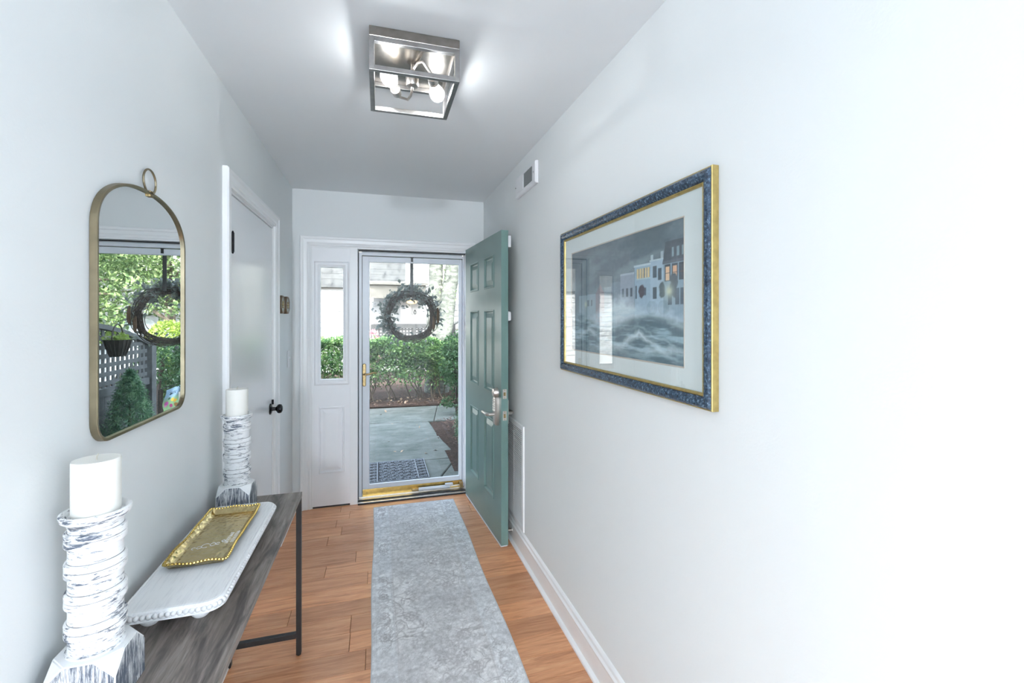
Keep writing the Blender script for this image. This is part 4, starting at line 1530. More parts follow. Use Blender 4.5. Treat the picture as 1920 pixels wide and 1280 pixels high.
def paint_rug(Wd=175, Hh=860):
    v, u = np.mgrid[0:1:Hh * 1j, 0:1:Wd * 1j]
    X, Y = u * (ux1 - ux0), v * (uy1 - uy0)
    n1 = fnoise((Hh, Wd), 3, 21, 5, (1, 6))
    n2 = fnoise((Hh, Wd), 40, 22, 3, (1, 5))
    n3 = fnoise((Hh, Wd), 10, 23, 4, (.6, 12))
    warp = (n1 - .5) * .03
    pat = np.zeros_like(u)
    W2 = ux1 - ux0

    def ring(cx, cy, r_, t_, petals=0, amp=0.0, s=1.0):
        nonlocal pat
        dx, dy = X + warp * .4 - cx, Y + warp * .4 - cy
        d_ = np.hypot(dx, dy)
        rr = r_ * (1 + amp * np.cos(np.arctan2(dy, dx) * petals)) if petals else r_
        pat = np.maximum(pat, s * np.exp(-((d_ - rr) / t_) ** 2))

    # border rosettes, vines and lines
    for side in (.062, W2 - .062):
        for k_ in range(20):
            cy = .08 + k_ * .16
            ring(side, cy, .022, .004, 8, .16)
            ring(side, cy, .007, .004)
            ring(side, cy + .08, .014, .004, 5, .3, .8)
        vine = side + .026 * np.sin(Y * 2 * PI / .16)
        pat = np.maximum(pat, .75 * np.exp(-((X + warp * .3 - vine) / .0035) ** 2))
    for xx in (.012, .022, .104, .114, W2 - .012, W2 - .022, W2 - .104, W2 - .114):
        pat = np.maximum(pat, .42 * np.exp(-((X - xx) / .0025) ** 2))
    # field medallions and palmettes
    for k_ in range(8):
        cy = .12 + k_ * .41
        cx = W2 / 2 + (.03 if k_ % 2 else -.03)
        for r_, pe in ((.018, 6), (.04, 10), (.062, 12)):
            ring(cx, cy, r_, .006, pe, .13, .7)
        for dx_, dy_ in ((-.115, .10), (.115, .10), (-.10, -.12), (.10, -.12)):
            ring(W2 / 2 + dx_, cy + .2 + dy_ * .9, .030, .006, 8, .14, .55)
            ring(W2 / 2 + dx_, cy + .2 + dy_ * .9, .012, .005, 6, .15, .6)
    for k_ in range(10):
        for sgn in (-1, 1):
            cv = W2 / 2 + sgn * (.05 + .06 * np.sin(Y * 2 * PI / .41 + k_ * .63))
            pat = np.maximum(pat, .28 * np.exp(-((X + warp - cv) / .004) ** 2) * (k_ % 3 == 0))
    for sd_, th_, am_ in ((31, .018, .75), (32, .022, .6)):
        q = fnoise((Hh, Wd), 9, sd_, 2, (1, 5))
        pat = np.maximum(pat, am_ * np.exp(-((q - .5) / th_) ** 2))
        pat = np.maximum(pat, am_ * .7 * np.exp(-((q - .62) / th_) ** 2))
    wear = np.clip((n1 - .34) * 3.0, 0.12, 1)
    pat = pat * wear * np.clip(.35 + n2 * 1.1, 0, 1)
    base = np.array([224, 225, 227.0]) + (n3[..., None] - .5) * 34 + (n1[..., None] - .5) * np.array([50, 50, 47])
    field = ((X > .109) & (X < W2 - .109)).astype(float)[..., None]
    base = base - field * np.array([9, 11, 12])
    c = base * (1 - .58 * pat[..., None]) + np.array([92, 84, 88.0]) * .58 * pat[..., None]
    c += (n2[..., None] - .5) * 62
    c += np.random.default_rng(5).normal(0, 7, (Hh, Wd, 1))
    edge = ((X < .007) | (X > W2 - .007) | (Y > uy1 - uy0 - .007)).astype(float)[..., None]
    return c * (1 - edge) + np.array([196, 198, 201.0]) * edge


def rugz(x, y_):
    return .0062 + .0012 * np.sin(y_ * 5 + x * 3) * 0 + .0010 * np.sin(y_ * 7.1)


painted_grid('pile', M['rug'], rgt, lambda u, v: np.stack([ux0 + (ux1 - ux0) * u + .004 * np.sin(v * 17), uy0 + (uy1 - uy0) * v + .003 * np.sin(u * 4), rugz(u, uy0 + (uy1 - uy0) * v)], 1), paint_rug())
mb = MB()
for k_ in range(60):
    va, vb = k_ / 60, (k_ + 1) / 60
    for uu_ in (0, 1):
        pts = []
        for vv_ in (va, vb):
            x_ = ux0 + (ux1 - ux0) * uu_ + .004 * math.sin(vv_ * 17)
            y_ = uy0 + (uy1 - uy0) * vv_ + .003 * math.sin(uu_ * 4)
            z_ = float(rugz(0, uy0 + (uy1 - uy0) * vv_))
            pts += [(x_, y_, .0004), (x_, y_, z_)]
        mb.add(pts, [(0, 1, 3, 2)])
x0_, x1_ = ux0 + .004 * math.sin(17), ux1 + .004 * math.sin(17)
z_ = float(rugz(0, uy1))
mb.add([(x0_, uy1, .0004), (x1_, uy1 + .003 * math.sin(4), .0004), (x1_, uy1 + .003 * math.sin(4), z_), (x0_, uy1, z_)], [(0, 1, 2, 3)])
obj('bound_edge', mb, M['rugedge'], rgt)

# ================================================================== outdoors
GZ = -.10
# the house's own outer face and roof edge (they shade the entry)
mb = MB()
for lo, hi in (((-6, 3.905, -.3), (ox0, 3.95, 4.3)), ((ox1, 3.905, -.3), (4.5, 3.95, 4.3)), ((ox0, 3.905, oz), (ox1, 3.95, 4.3)), ((ox0, 3.905, -.3), (ox1, 3.95, -.002))):
    mb.box(lo, hi)
struct('wall_outside', mb, M['facade'])
struct('roof', MB().hexa([(-6, -6, 5.6), (4.5, -6, 5.6), (4.5, 4.25, 4.25), (-6, 4.25, 4.25), (-6, -6, 5.75), (4.5, -6, 5.75), (4.5, 4.25, 4.40), (-6, 4.25, 4.40)]), M['roofing'])

# ground and mulch beds
def bed(name, x0, x1, y0, y1, nx, ny, z, amp, seed):
    zz = fnoise((ny, nx), 6, seed, 4) * amp + z
    X = np.linspace(x0, x1, nx)
    Y = np.linspace(y0, y1, ny)
    vs = [(X[i], Y[j], zz[j, i]) for j in range(ny) for i in range(nx)]
    fs = [(j * nx + i, j * nx + i + 1, (j + 1) * nx + i + 1, (j + 1) * nx + i) for j in range(ny - 1) for i in range(nx - 1)]
    return MB().add(vs, fs)


gd = struct('ground', bed('ground', -14, 16, 3.95, 34, 140, 140, GZ - .07, .05, 31), M['mulch'], smooth=True)
obj('mulch_bed', bed('mulch_bed', -4, 5, 8.14, 11, 120, 50, GZ - .02, .09, 32), M['mulch'], gd, smooth=True)
obj('mulch_bed', bed('mulch_bed', .74, 4, 3.96, 7.15, 90, 90, GZ - .035, .06, 33), M['mulch'], gd, smooth=True)
r_ = np.random.default_rng(12)
cb = MB()
for k_ in range(2600):
    if k_ % 3:
        x, y_ = r_.uniform(-1.6, 2.6), r_.uniform(8.16, 9.2)
    else:
        x, y_ = r_.uniform(.86, 2.2), r_.uniform(4.6, 7.0)
    z_ = GZ + .035 + r_.uniform(-.015, .015)
    a, l, w_, t_ = r_.uniform(0, PI), r_.uniform(.02, .07), r_.uniform(.004, .012), r_.uniform(-.01, .02)
    ca, sa = math.cos(a), math.sin(a)
    cb.add([(x - ca * l / 2 + sa * w_, y_ - sa * l / 2 - ca * w_, z_), (x - ca * l / 2 - sa * w_, y_ - sa * l / 2 + ca * w_, z_), (x + ca * l / 2 - sa * w_, y_ + sa * l / 2 + ca * w_, z_ + t_), (x + ca * l / 2 + sa * w_, y_ + sa * l / 2 - ca * w_, z_ + t_)], [(0, 1, 2, 3)])
tag(obj('bark_chips', cb, M['chip'], gd, fix=False), kind='stuff')
dl = [(r_.uniform(-1.2, 2), r_.uniform(8.2, 8.9), GZ + .05) for _ in range(150)] + [(r_.uniform(.9, 1.8), r_.uniform(4.6, 7), GZ + .03) for _ in range(70)] + [(r_.uniform(-.3, .7), r_.uniform(5.2, 8.0), GZ + .004) for _ in range(26)]
leaves('dry_leaves', M['drylf'], gd, dl, .055, up=2, aspect=.7, seed=5)

# concrete path: each slab by itself
path = struct('path', MB().box((-1.6, 3.96, GZ - .16), (.7, 7.0, GZ - .10)), M['concrete'])


def slab(pts, lift=0.0, tilt=0.0):
    zt = GZ + lift
    g = .006
    cx_ = sum(p[0] for p in pts) / len(pts)
    cy_ = sum(p[1] for p in pts) / len(pts)
    P_ = []
    for x, y_ in pts:
        d_ = Vector((x - cx_, y_ - cy_))
        d_ = d_ * (1 - g / d_.length)
        P_.append((cx_ + d_.x, cy_ + d_.y))
    n_ = len(P_)
    mb = MB()
    vs = [(x, y_, zt - .12) for x, y_ in P_] + [(x, y_, zt - .008 + tilt * (y_ - cy_)) for x, y_ in P_] + [(cx_ + (x - cx_) * .988, cy_ + (y_ - cy_) * .988, zt + tilt * (y_ - cy_)) for x, y_ in P_]
    fs = [(i, (i + 1) % n_, n_ + (i + 1) % n_, n_ + i) for i in range(n_)] + [(n_ + i, n_ + (i + 1) % n_, 2 * n_ + (i + 1) % n_, 2 * n_ + i) for i in range(n_)] + [tuple(range(2 * n_, 3 * n_))]
    mb.add(vs, fs)
    obj('slab', mb, M['concrete'], path)


slab([(-1.6, 3.96), (.46, 3.96), (.60, 4.52), (.83, 5.05), (-1.6, 5.12)])
slab([(.46, 3.96), (1.25, 3.96), (1.25, 5.03), (.83, 5.05), (.60, 4.52)], -.004)
slab([(-1.6, 5.12), (.87, 5.05), (.80, 5.70), (-1.6, 5.93)], .002, .004)
slab([(-1.6, 5.93), (.80, 5.70), (.725, 6.95), (-1.6, 7.12)], -.004, .004)
slab([(-1.6, 7.12), (.80, 6.95), (1.0, 8.12), (-1.6, 8.2)], .004)
slab([(.80, 6.95), (3.2, 6.9), (3.2, 8.08), (1.0, 8.12)], .006)
slab([(-4.2, 7.12), (-1.6, 7.12), (-1.6, 8.2), (-4.2, 8.2)], 0)

# ---- doormat with scrolls
dm = thing('doormat', (.185, 4.76, GZ), 'dark rubber doormat with grey scrollwork on the entry slab outside', 'doormat')
mx0, mx1, my0_, my1_ = -.12, .478, 4.46, 5.075
obj('mat_base', MB().box((mx0, my0_, GZ + .003), (mx1, my1_, GZ + .011)), M['matdark'], dm, bevel=.002)
rm = MB()
zt = GZ + .0125


def line(pts, w_=.0042):
    rm.tube([(a, b_, zt) for a, b_ in pts], w_, 6)


for xx in (mx0 + .008, mx0 + .105, mx1 - .105, mx1 - .008):
    line([(xx, my0_ + .006), (xx, my1_ - .006)], .006)
for yy in (my0_ + .006, my1_ - .006):
    line([(mx0 + .006, yy), (mx1 - .006, yy)], .006)


def spiral(cx_, cy_, r0, a0, turns, flip):
    line([(cx_ + flip * r0 * (1 - .75 * t) * math.cos(a0 + turns * 2 * PI * t), cy_ + r0 * (1 - .75 * t) * math.sin(a0 + turns * 2 * PI * t)) for t in np.linspace(0, 1, 18)], .0036)


for i in range(7):
    yy = my0_ + .045 + i * .0875
    for sx in (mx0 + .056, mx1 - .056):
        spiral(sx - .022, yy, .022, 0, 1.2, 1)
        spiral(sx + .022, yy + .03, .022, PI, 1.2, -1)
        line([(sx - .03, yy + .04), (sx, yy + .015), (sx + .03, yy - .01)], .003)
    for k_ in range(5):
        xx = mx0 + .150 + k_ * .0745
        spiral(xx, yy, .028, k_ * 1.3 + i, 1.25, 1 if (k_ + i) % 2 else -1)
        spiral(xx + .034, yy + .04, .020, k_ * .9 - i, 1.25, -1 if (k_ + i) % 2 else 1)
        line([(xx - .025, yy + .02), (xx + .005, yy + .042), (xx + .04, yy + .01)], .003)
tag(obj('scrollwork', rm, M['matline'], dm), 'raised grey scrollwork', kind='stuff')

# ---- wreath on the storm door
wc = Vector((.262, 3.938, 1.470))
wr = thing('wreath', tuple(wc), 'round twig wreath with grey-green eucalyptus leaves hanging on the storm door', 'wreath')
tw = MB()
rw = np.random.default_rng(4)
for k_ in range(64):
    r0 = .188 + rw.normal(0, .013)
    yy = rw.normal(0, .011)
    ph, am, fr = rw.uniform(0, 6.28), rw.uniform(.004, .014), rw.integers(3, 7)
    a0, ln = rw.uniform(0, 6.28), rw.uniform(1.6, 5)
    tw.tube([(wc.x + (r0 + am * math.sin(fr * a + ph)) * math.cos(a), wc.y + yy + am * .8 * math.cos(fr * a + ph), wc.z + (r0 + am * math.sin(fr * a + ph)) * math.sin(a)) for a in np.linspace(a0, a0 + ln, 26)], rw.uniform(.0018, .0034), 5)
for k_ in range(150):
    a = rw.uniform(0, 6.28)
    r0 = .188 + rw.normal(0, .015)
    p = Vector((wc.x + r0 * math.cos(a), wc.y + rw.normal(0, .010), wc.z + r0 * math.sin(a)))
    b_ = a + rw.choice([-1, 1]) * PI / 2 * rw.uniform(.35, .9)
    q = p + Vector((math.cos(b_), rw.normal(0, .25), math.sin(b_))) * rw.uniform(.025, .06)
    tw.tube([p, (p + q) / 2 + Vector((0, .004, .003)), q], [.002, .0015, .0008], 4)
tag(obj('twig_ring', tw, M['twig'], wr, fix=False), 'dark woven twig ring', kind='stuff')
lp_ = []
for k_ in range(900):
    a = rw.choice([rw.normal(2.2, .75), rw.normal(1.2, .5), rw.normal(3.3, .5), rw.uniform(0, 6.28)], p=[.46, .28, .2, .06])
    r0 = .195 + rw.normal(.012, .036)
    lp_.append((wc.x + r0 * math.cos(a), wc.y + rw.normal(.012, .018), wc.z + r0 * math.sin(a)))
leaves('eucalyptus_leaves', M['euca'], wr, lp_, .038, up=.1, aspect=.62, seed=8)
lp_ = [(wc.x + (.20 + abs(rw.normal(0, .028))) * math.cos(a), wc.y + rw.normal(.024, .012), wc.z + (.20 + rw.normal(0, .02)) * math.sin(a)) for a in rw.normal(.15, .5, 110)]
leaves('eucalyptus_leaves', M['euca'], wr, lp_, .05, up=.1, aspect=.4, seed=9)
for (px_, pz_, ln) in ((.185, -.055, .115), (.222, .012, .13)):  # brown reflections in the glass, built as solid marks on the wreath
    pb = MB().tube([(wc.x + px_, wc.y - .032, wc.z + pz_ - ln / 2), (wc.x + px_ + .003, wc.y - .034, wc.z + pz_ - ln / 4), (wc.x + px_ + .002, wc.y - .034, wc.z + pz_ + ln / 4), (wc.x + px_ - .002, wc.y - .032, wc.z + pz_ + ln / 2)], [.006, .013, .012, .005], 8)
    tag(obj('reflection_mark', pb, M['reflection'], wr, smooth=True), 'long brown mark standing for a reflection in the glass')

# ---- clipped hedge: shrub by shrub
hl = {-1: 'clipped hedge shrub seen through the lower half of the sidelight pane', 0: 'clipped hedge shrub behind the storm door handle, below the lattice fence',
      1: 'clipped hedge shrub in the middle of the storm door, straight below the wreath', 2: 'clipped hedge shrub below the pale tree trunks, right of the wreath'}


def hedge_shrub(cx_, w_, label, seed, zt):
    r = np.random.default_rng(seed)
    root = thing('hedge_shrub', (cx_, 8.85, GZ), label, 'shrub', 'clipped hedge across the path')
    n = 9000
    x = r.uniform(-w_ / 2, w_ / 2, n)
    y_ = r.uniform(-.48, .48, n)
    zz = r.uniform(0, 1, n) ** .75
    # push most leaves to the outside of the block
    m = r.random(n)
    y_ = np.where(m < .55, -.48 + np.abs(r.normal(0, .07, n)), y_)
    zz = np.where((m > .55) & (m < .78), 1 - np.abs(r.normal(0, .05, n)), zz)
    z_ = .16 + zz * (zt - .16)
    bump = .07 * np.sin((x + cx_) * 7 + z_ * 5) + .05 * np.sin(z_ * 11 + (x + cx_) * 3)
    y_ = y_ + bump * (y_ < 0)
    z_ = z_ + .035 * np.sin((x + cx_) * 9) * zz + np.abs(r.normal(0, .02, n)) * (zz > .95)
    low = r.random(n) < np.clip((.62 - z_) / .40, 0, .93)
    pos = np.stack([x + cx_, y_ + 8.85, z_], 1)[~low]
    leaves('foliage', M['hedge'], root, pos, .052, up=.35, aspect=.52, seed=seed)
    sb = MB()
    for k_ in range(9):
        a = Vector((cx_ + r.uniform(-.4, .4) * w_, 8.75 + r.uniform(-.25, .2), GZ - .02))
        b_ = a + Vector((r.normal(0, .10), r.normal(0, .08), .32))
        c = b_ + Vector((r.normal(0, .14), r.normal(0, .1), .34))
        sb.tube([a, (a + b_) / 2 + Vector((r.normal(0, .02), 0, 0)), b_, c], [.014, .012, .010, .005], 6)
        for q in range(2):
            sb.tube([b_, b_ + Vector((r.normal(0, .16), r.normal(-.05, .1), .25))], [.007, .003], 5)
    obj('stems', sb, M['stem'], root, fix=False)['kind'] = 'stuff'


for cx_, w_, li, sd_, zt_ in ((-.80, .86, -1, 41, 1.075), (.02, .86, 0, 42, 1.05), (.72, .72, 1, 43, 1.02), (1.45, .86, 2, 44, .99)):
    hedge_shrub(cx_, w_, hl[li], sd_, zt_)

# ---- loose dark shrub at the right of the path
sh = thing('loose_shrub', (1.27, 7.25, GZ), 'loose dark shrub beside the path, cut by the right storm door stile', 'shrub')
rs_ = np.random.default_rng(51)
pos = []
for c, rad, n in (((1.20, 7.2, .98), (.26, .25, .26), 1100), ((1.14, 7.1, .66), (.24, .24, .26), 1000), ((1.30, 7.3, .42), (.24, .24, .22), 700), ((1.10, 7.25, .12), (.20, .15, .10), 160), ((1.45, 7.4, .8), (.3, .3, .4), 900)):
    q = rs_.normal(size=(n, 3))
    q /= np.linalg.norm(q, axis=1)[:, None]
    q *= rs_.uniform(.35, 1, (n, 1)) ** .5
    pos.append(q * rad + c)
leaves('foliage', M['shrub'], sh, np.concatenate(pos), .06, up=.3, aspect=.42, seed=52)
sb = MB()
for k_ in range(6):
    a = Vector((1.25 + rs_.normal(0, .03), 7.25 + rs_.normal(0, .03), GZ - .03))
    sb.tube([a, a + Vector((rs_.normal(0, .04), 0, .35)), a + Vector((rs_.normal(-.04, .10), rs_.normal(0, .1), .75)), a + Vector((rs_.normal(-.06, .16), rs_.normal(0, .12), 1.15))], [.022, .018, .012, .004], 7)
obj('stems', sb, M['twig'], sh, fix=False)['kind'] = 'stuff'

# ---- two pale trunks with their crown high above
def pale_tree(pts, rad, crown, label, seed, low=(), spread=0):
    r = np.random.default_rng(seed)
    root = thing('pale_tree', pts[0], label, 'tree', 'pale trees behind the hedge')
    dense, rd = [], []
    for i in range(len(pts) - 1):
        for t in np.linspace(0, 1, 8, endpoint=False):
            a, b_ = Vector(pts[i]), Vector(pts[i + 1])
            dense.append(a.lerp(b_, t) + Vector((r.normal(0, .008), r.normal(0, .008), 0)))
            rd.append((rad[i] * (1 - t) + rad[i + 1] * t) * (1 + r.normal(0, .03)))
    obj('trunk', MB().tube(dense, rd, 14), M['bark'], root, smooth=True, auto=1.5)
    bb = MB()
    top = Vector(pts[-1])
    tips = []
    for k_ in range(9):
        d_ = Vector((r.normal(0, 1), r.normal(0, 1), r.uniform(.3, 1.1))).normalized() * r.uniform(.9, 2.0)
        bb.tube([top - Vector((0, 0, r.uniform(.2, 1.2))), top + d_ * .5 + Vector((0, 0, .15)), top + d_], [.06, .035, .012], 6)
        tips.append(top + d_)
    obj('branches', bb, M['bark'], root, fix=False)['kind'] = 'stuff'
    P_ = []
    bbx = MB()
    for tp_ in tips:
        q = r.normal(size=(int(crown / 9), 3)) * np.array([.55, .55, .42]) + np.array(tp_)
        P_.append(q)
    for k_ in range(spread):  # unseen clusters added far left of the trunk to dapple the opposite wall
        c = top + Vector((r.uniform(-4.2, -.5), r.uniform(-1.2, .8), r.uniform(-.6, 1.2)))
        P_.append(r.normal(size=(110, 3)) * np.array([.5, .5, .35]) + np.array(c))
        bbx.tube([top - Vector((0, 0, .3)), top.lerp(c, .5) + Vector((0, 0, .2)), c], [.05, .03, .01], 5)
    if spread:
        obj('shade_branches', bbx, M['bark'], root, fix=False)['kind'] = 'stuff'
    leaves('crown', M['treeleaf'], root, np.concatenate(P_), .11, up=.3, aspect=.6, seed=seed)
    if low:
        P_ = []
        for c, n in low:
            P_.append(r.normal(size=(n, 3)) * .10 + np.array(c))
        leaves('low_sprigs', M['treeleaf'], root, np.concatenate(P_), .05, up=.3, aspect=.6, seed=seed + 1)


pale_tree([(1.08, 9.6, GZ - .1), (1.10, 9.6, 1.3), (1.17, 9.6, 2.7), (1.12, 9.6, 4.6)], [.17, .145, .14, .11], 1500, 'left one of the two pale mottled tree trunks behind the hedge', 61, (((1.24, 9.45, 2.1), 40), ((1.34, 9.4, 2.42), 26)), 38)
pale_tree([(1.22, 9.5, GZ - .1), (1.31, 9.5, 1.2), (1.49, 9.5, 2.6), (1.78, 9.5, 4.8)], [.18, .165, .15, .12], 1500, 'right one of the two pale tree trunks, leaning to the right behind the hedge', 63, (((1.66, 9.4, 2.0), 24),))

# ---- low dark lattice fence before the opposite house
def lattice_panel(root, x0, x1, y_, z0, z1, step, bw, mat, th_=.012):
    n = int((x1 - x0) / step)
    for k_ in range(n + 1):
        xx = x0 + step * (k_ + .5)
        if xx + bw / 2 < x1:
            obj('lattice_slat', MB().box((xx - bw / 2, y_, z0), (xx + bw / 2, y_ + th_, z1)), mat, root)
    n = int((z1 - z0) / step)
    for k_ in range(n + 1):
        z_ = z0 + step * (k_ + .5)
        if z_ + bw / 2 < z1:
            obj('lattice_slat', MB().box((x0, y_ - th_, z_ - bw / 2), (x1, y_, z_ + bw / 2)), mat, root)


lf = thing('lattice_fence', (.6, 12.0, GZ), 'low dark lattice fence beyond the hedge, seen through the wreath', 'fence')
lattice_panel(lf, -.12, 1.9, 12, .30, 1.19, .082, .040, M['fencedark'])
obj('top_rail', MB().box((-.14, 11.96, 1.19), (1.92, 12.05, 1.31)), M['fencedark'], lf, bevel=.006)
obj('bottom_rail', MB().box((-.14, 11.97, .22), (1.92, 12.04, .30)), M['fencedark'], lf)
for xx in (-.16, .88, 1.90):
    obj('post', MB().box((xx - .04, 11.95, GZ - .1), (xx + .04, 12.06, 1.30)), M['fencedark'], lf)
pf = thing('flowering_shrub', (-.14, 11.3, GZ), 'small pink flowering shrub behind the hedge near the storm door handle', 'shrub')
q = r_.normal(size=(420, 3))
q /= np.linalg.norm(q, axis=1)[:, None]
leaves('blossom', M['pink'], pf, q * (.17, .17, .45) + np.array((-.15, 11.3, .72)), .07, up=.2, aspect=.8, seed=71)
leaves('foliage', M['shrub'], pf, r_.normal(size=(300, 3)) * (.08, .08, .25) + np.array((-.15, 11.3, .55)), .07, seed=72)
obj('stem', MB().tube([(-.14, 11.3, GZ - .05), (-.15, 11.3, .4), (-.13, 11.3, .8)], [.015, .012, .005], 6), M['stem'], pf)

sr = thing('stair_railing', (2.1, 12.0, GZ), 'grey stair railing with slanting handrail right of the pale trunks', 'railing')
obj('handrail', MB().tube([(1.75, 12.2, 1.15), (2.6, 12.2, 1.72)], .025, 8), M['fencegrey'], sr)
obj('lower_rail', MB().box((1.80, 12.17, 1.13), (2.9, 12.22, 1.17)).box((1.80, 12.17, 1.02), (2.9, 12.22, 1.05)), M['beam'], sr)
for k_ in range(7):
    obj('baluster', MB().box((1.95 + k_ * .11, 12.18, GZ - .1), (1.99 + k_ * .11, 12.21, 1.03)), M['fencegrey'], sr)
for xx in (1.80, 2.88):
    obj('post', MB().box((xx - .04, 12.15, GZ - .1), (xx + .04, 12.23, 1.25)), M['fencegrey'], sr)

# ---- opposite house
oh = thing('townhouse', (0, 14.4, GZ), 'white townhouse with grey upper storey and porch across the hedge', 'house')
ow = MB()
for z0 in np.arange(-.1, 2.36, .16):
    ow.hexa([(-8, 14.03, z0), (.66, 14.03, z0), (.66, 14.2, z0), (-8, 14.2, z0), (-8, 14.05, z0 + .16), (.66, 14.05, z0 + .16), (.66, 14.2, z0 + .16), (-8, 14.2, z0 + .16)])
tag(obj('lower_siding', ow, M['siding'], oh), kind='stuff')
ow = MB()
for z0 in np.arange(2.42, 6.4, .16):
    ow.hexa([(-8, 13.93, z0), (.76, 13.93, z0), (.76, 14.2, z0), (-8, 14.2, z0), (-8, 13.935, z0 + .16), (.76, 13.935, z0 + .16), (.76, 14.2, z0 + .16), (-8, 14.2, z0 + .16)])
tag(obj('upper_siding', ow, M['greysiding'], oh), kind='stuff')
ow = MB()
for z0 in np.arange(-.1, 6.4, .18):
    ow.hexa([(.9, 14.03, z0), (8, 14.03, z0), (8, 14.2, z0), (.9, 14.2, z0), (.9, 14.05, z0 + .18), (8, 14.05, z0 + .18), (8, 14.2, z0 + .18), (.9, 14.2, z0 + .18)])
tag(obj('right_siding', ow, M['siding'], oh), kind='stuff')
obj('corner_board', MB().box((.76, 13.9, -.2), (.93, 14.2, 6.5)), M['whitehouse'], oh)
obj('skirt_board', MB().box((-8, 13.90, 2.34), (.76, 14.2, 2.42)), M['greysiding'], oh)
obj('porch_beam', MB().hexa([(-.36, 13.35, 2.02), (1.3, 13.35, 2.02), (1.3, 13.6, 2.02), (-.36, 13.6, 2.02), (-.36, 13.35, 2.42), (1.3, 13.35, 2.42), (1.3, 13.6, 2.42), (-.36, 13.6, 2.42)]), M['beam'], oh)
obj('porch_roof', MB().hexa([(-.42, 13.25, 2.40), (1.36, 13.25, 2.40), (1.36, 14.0, 2.46), (-.42, 14.0, 2.46), (-.42, 13.25, 2.46), (1.36, 13.25, 2.46), (1.36, 14.0, 2.56), (-.42, 14.0, 2.56)]), M['beam'], oh)
for xx in (-.34, 1.22):
    c = obj('porch_column', MB().box((xx, 13.38, GZ - .1), (xx + .16, 13.54, 2.02)), M['whitehouse'], oh, bevel=.01)
    obj('column_cap', MB().box((xx - .03, 13.35, 1.92), (xx + .19, 13.57, 2.02)), M['whitehouse'], c)
od = obj('front_door', MB().box((.62, 13.96, .15), (1.46, 14.02, 2.02)), M['whitehouse'], oh)
for xx in (.70, 1.09):
    for z0, z1 in ((.3, .9), (1.05, 1.45), (1.56, 1.92)):
        pb = MB().sweep([(xx, z0), (xx + .29, z0), (xx + .29, z1), (xx, z1)], [(0, 0), (.012, .012), (.03, .012), (.045, -.004), (.07, .006)], lambda a, b_, h: (a, 13.96 - h, b_))
        obj('door_panel', pb, M['whitehouse'], od)
obj('knocker', MB().tube([(1.04 + .03 * math.cos(a), 13.94, 1.63 + .05 * math.sin(a)) for a in np.linspace(0, 6.0, 16)], .010, 6).sphere((1.04, 13.945, 1.69), .02), M['black'], od)
obj('porch_lamp', MB().sphere((.93, 13.62, 1.93), .09, 14, 8, sc=(1.7, 1, .62)).lathe([(.012, 1.95), (.012, 2.03)], (.93, 13.62, 0), 8), M['porchlamp'], oh, smooth=True)

# ================================================================== things only the mirror shows
pfn = thing('privacy_fence', (1.33, 5.1, GZ), 'grey privacy fence with lattice top beside the entry, reflected in the mirror', 'fence')
FX = 1.33


def ftop(y_):
    t = max(0, min(1, (y_ - 4.7) / 1.5))
    return 1.42 - .24 * t * t


y_ = 3.98
while y_ < 6.18:
    obj('board', MB().box((FX, y_, GZ - .05), (FX + .02, y_ + .135, .72)), M['fencegrey'], pfn)
    y_ += .139
obj('mid_rail', MB().box((FX - .03, 3.97, .70), (FX + .03, 6.2, .775)), M['fencegrey'], pfn)
st_ = .088
k_ = 0
y_ = 4.0
while y_ < 6.15:
    obj('lattice_slat', MB().box((FX - .004, y_, .775), (FX + .006, y_ + .042, ftop(y_) - .02)), M['fencegrey'], pfn)
    y_ += st_
z_ = .80
while z_ < 1.40:
    ye = 6.18
    while ye > 4.2 and ftop(ye) < z_ + .05:
        ye -= .05
    obj('lattice_slat', MB().box((FX - .014, 3.97, z_), (FX - .004, ye, z_ + .042)), M['fencegrey'], pfn)
    z_ += st_
cap = MB()
ys_ = np.linspace(3.97, 6.2, 16)
for a, b_ in zip(ys_[:-1], ys_[1:]):
    za, zb = ftop(a), ftop(b_)
    cap.hexa([(FX - .035, a, za - .03), (FX + .035, a, za - .03), (FX + .035, b_, zb - .03), (FX - .035, b_, zb - .03), (FX - .035, a, za + .015), (FX + .035, a, za + .015), (FX + .035, b_, zb + .015), (FX - .035, b_, zb + .015)])
obj('cap_rail', cap, M['fencegrey'], pfn)
for yy, h_ in ((6.25, 1.20), (3.99, 1.40)):
    obj('post', MB().box((FX - .055, yy - .05, GZ - .1), (FX + .055, yy + .06, h_)), M['fencegrey'], pfn, bevel=.005)

hb_ = thing('hanging_basket', (1.17, 5.25, 1.07), 'dark wicker basket with greenery hanging on the lattice, reflected in the mirror', 'basket')
bz = 1.09
obj('bowl', MB().lathe([(.0001, bz), (.055, bz), (.085, bz + .09), (.098, bz + .15), (.102, bz + .16), (.096, bz + .16), (.080, bz + .09), (.05, bz + .012), (.0001, bz + .012)], (1.17, 5.25, 0), 18), M['wicker'], hb_)
st = MB()
for k_ in range(18):
    a = k_ * PI / 9
    st.tube([(1.17 + r0 * math.cos(a), 5.25 + r0 * math.sin(a), bz + h_) for r0, h_ in ((.057, 0), (.088, .09), (.104, .16))], .005, 5)
tag(obj('stakes', st, M['wicker'], hb_), kind='stuff')
obj('handle', MB().tube([(1.17, 5.25 + .10 * math.cos(a), bz + .16 + .15 * math.sin(a)) for a in np.linspace(0, PI, 16)], .006, 6), M['wicker'], hb_)
leaves('greenery', M['limeleaf'], hb_, r_.normal(size=(160, 3)) * (.045, .045, .018) + np.array((1.17, 5.25, bz + .175)), .045, seed=81)

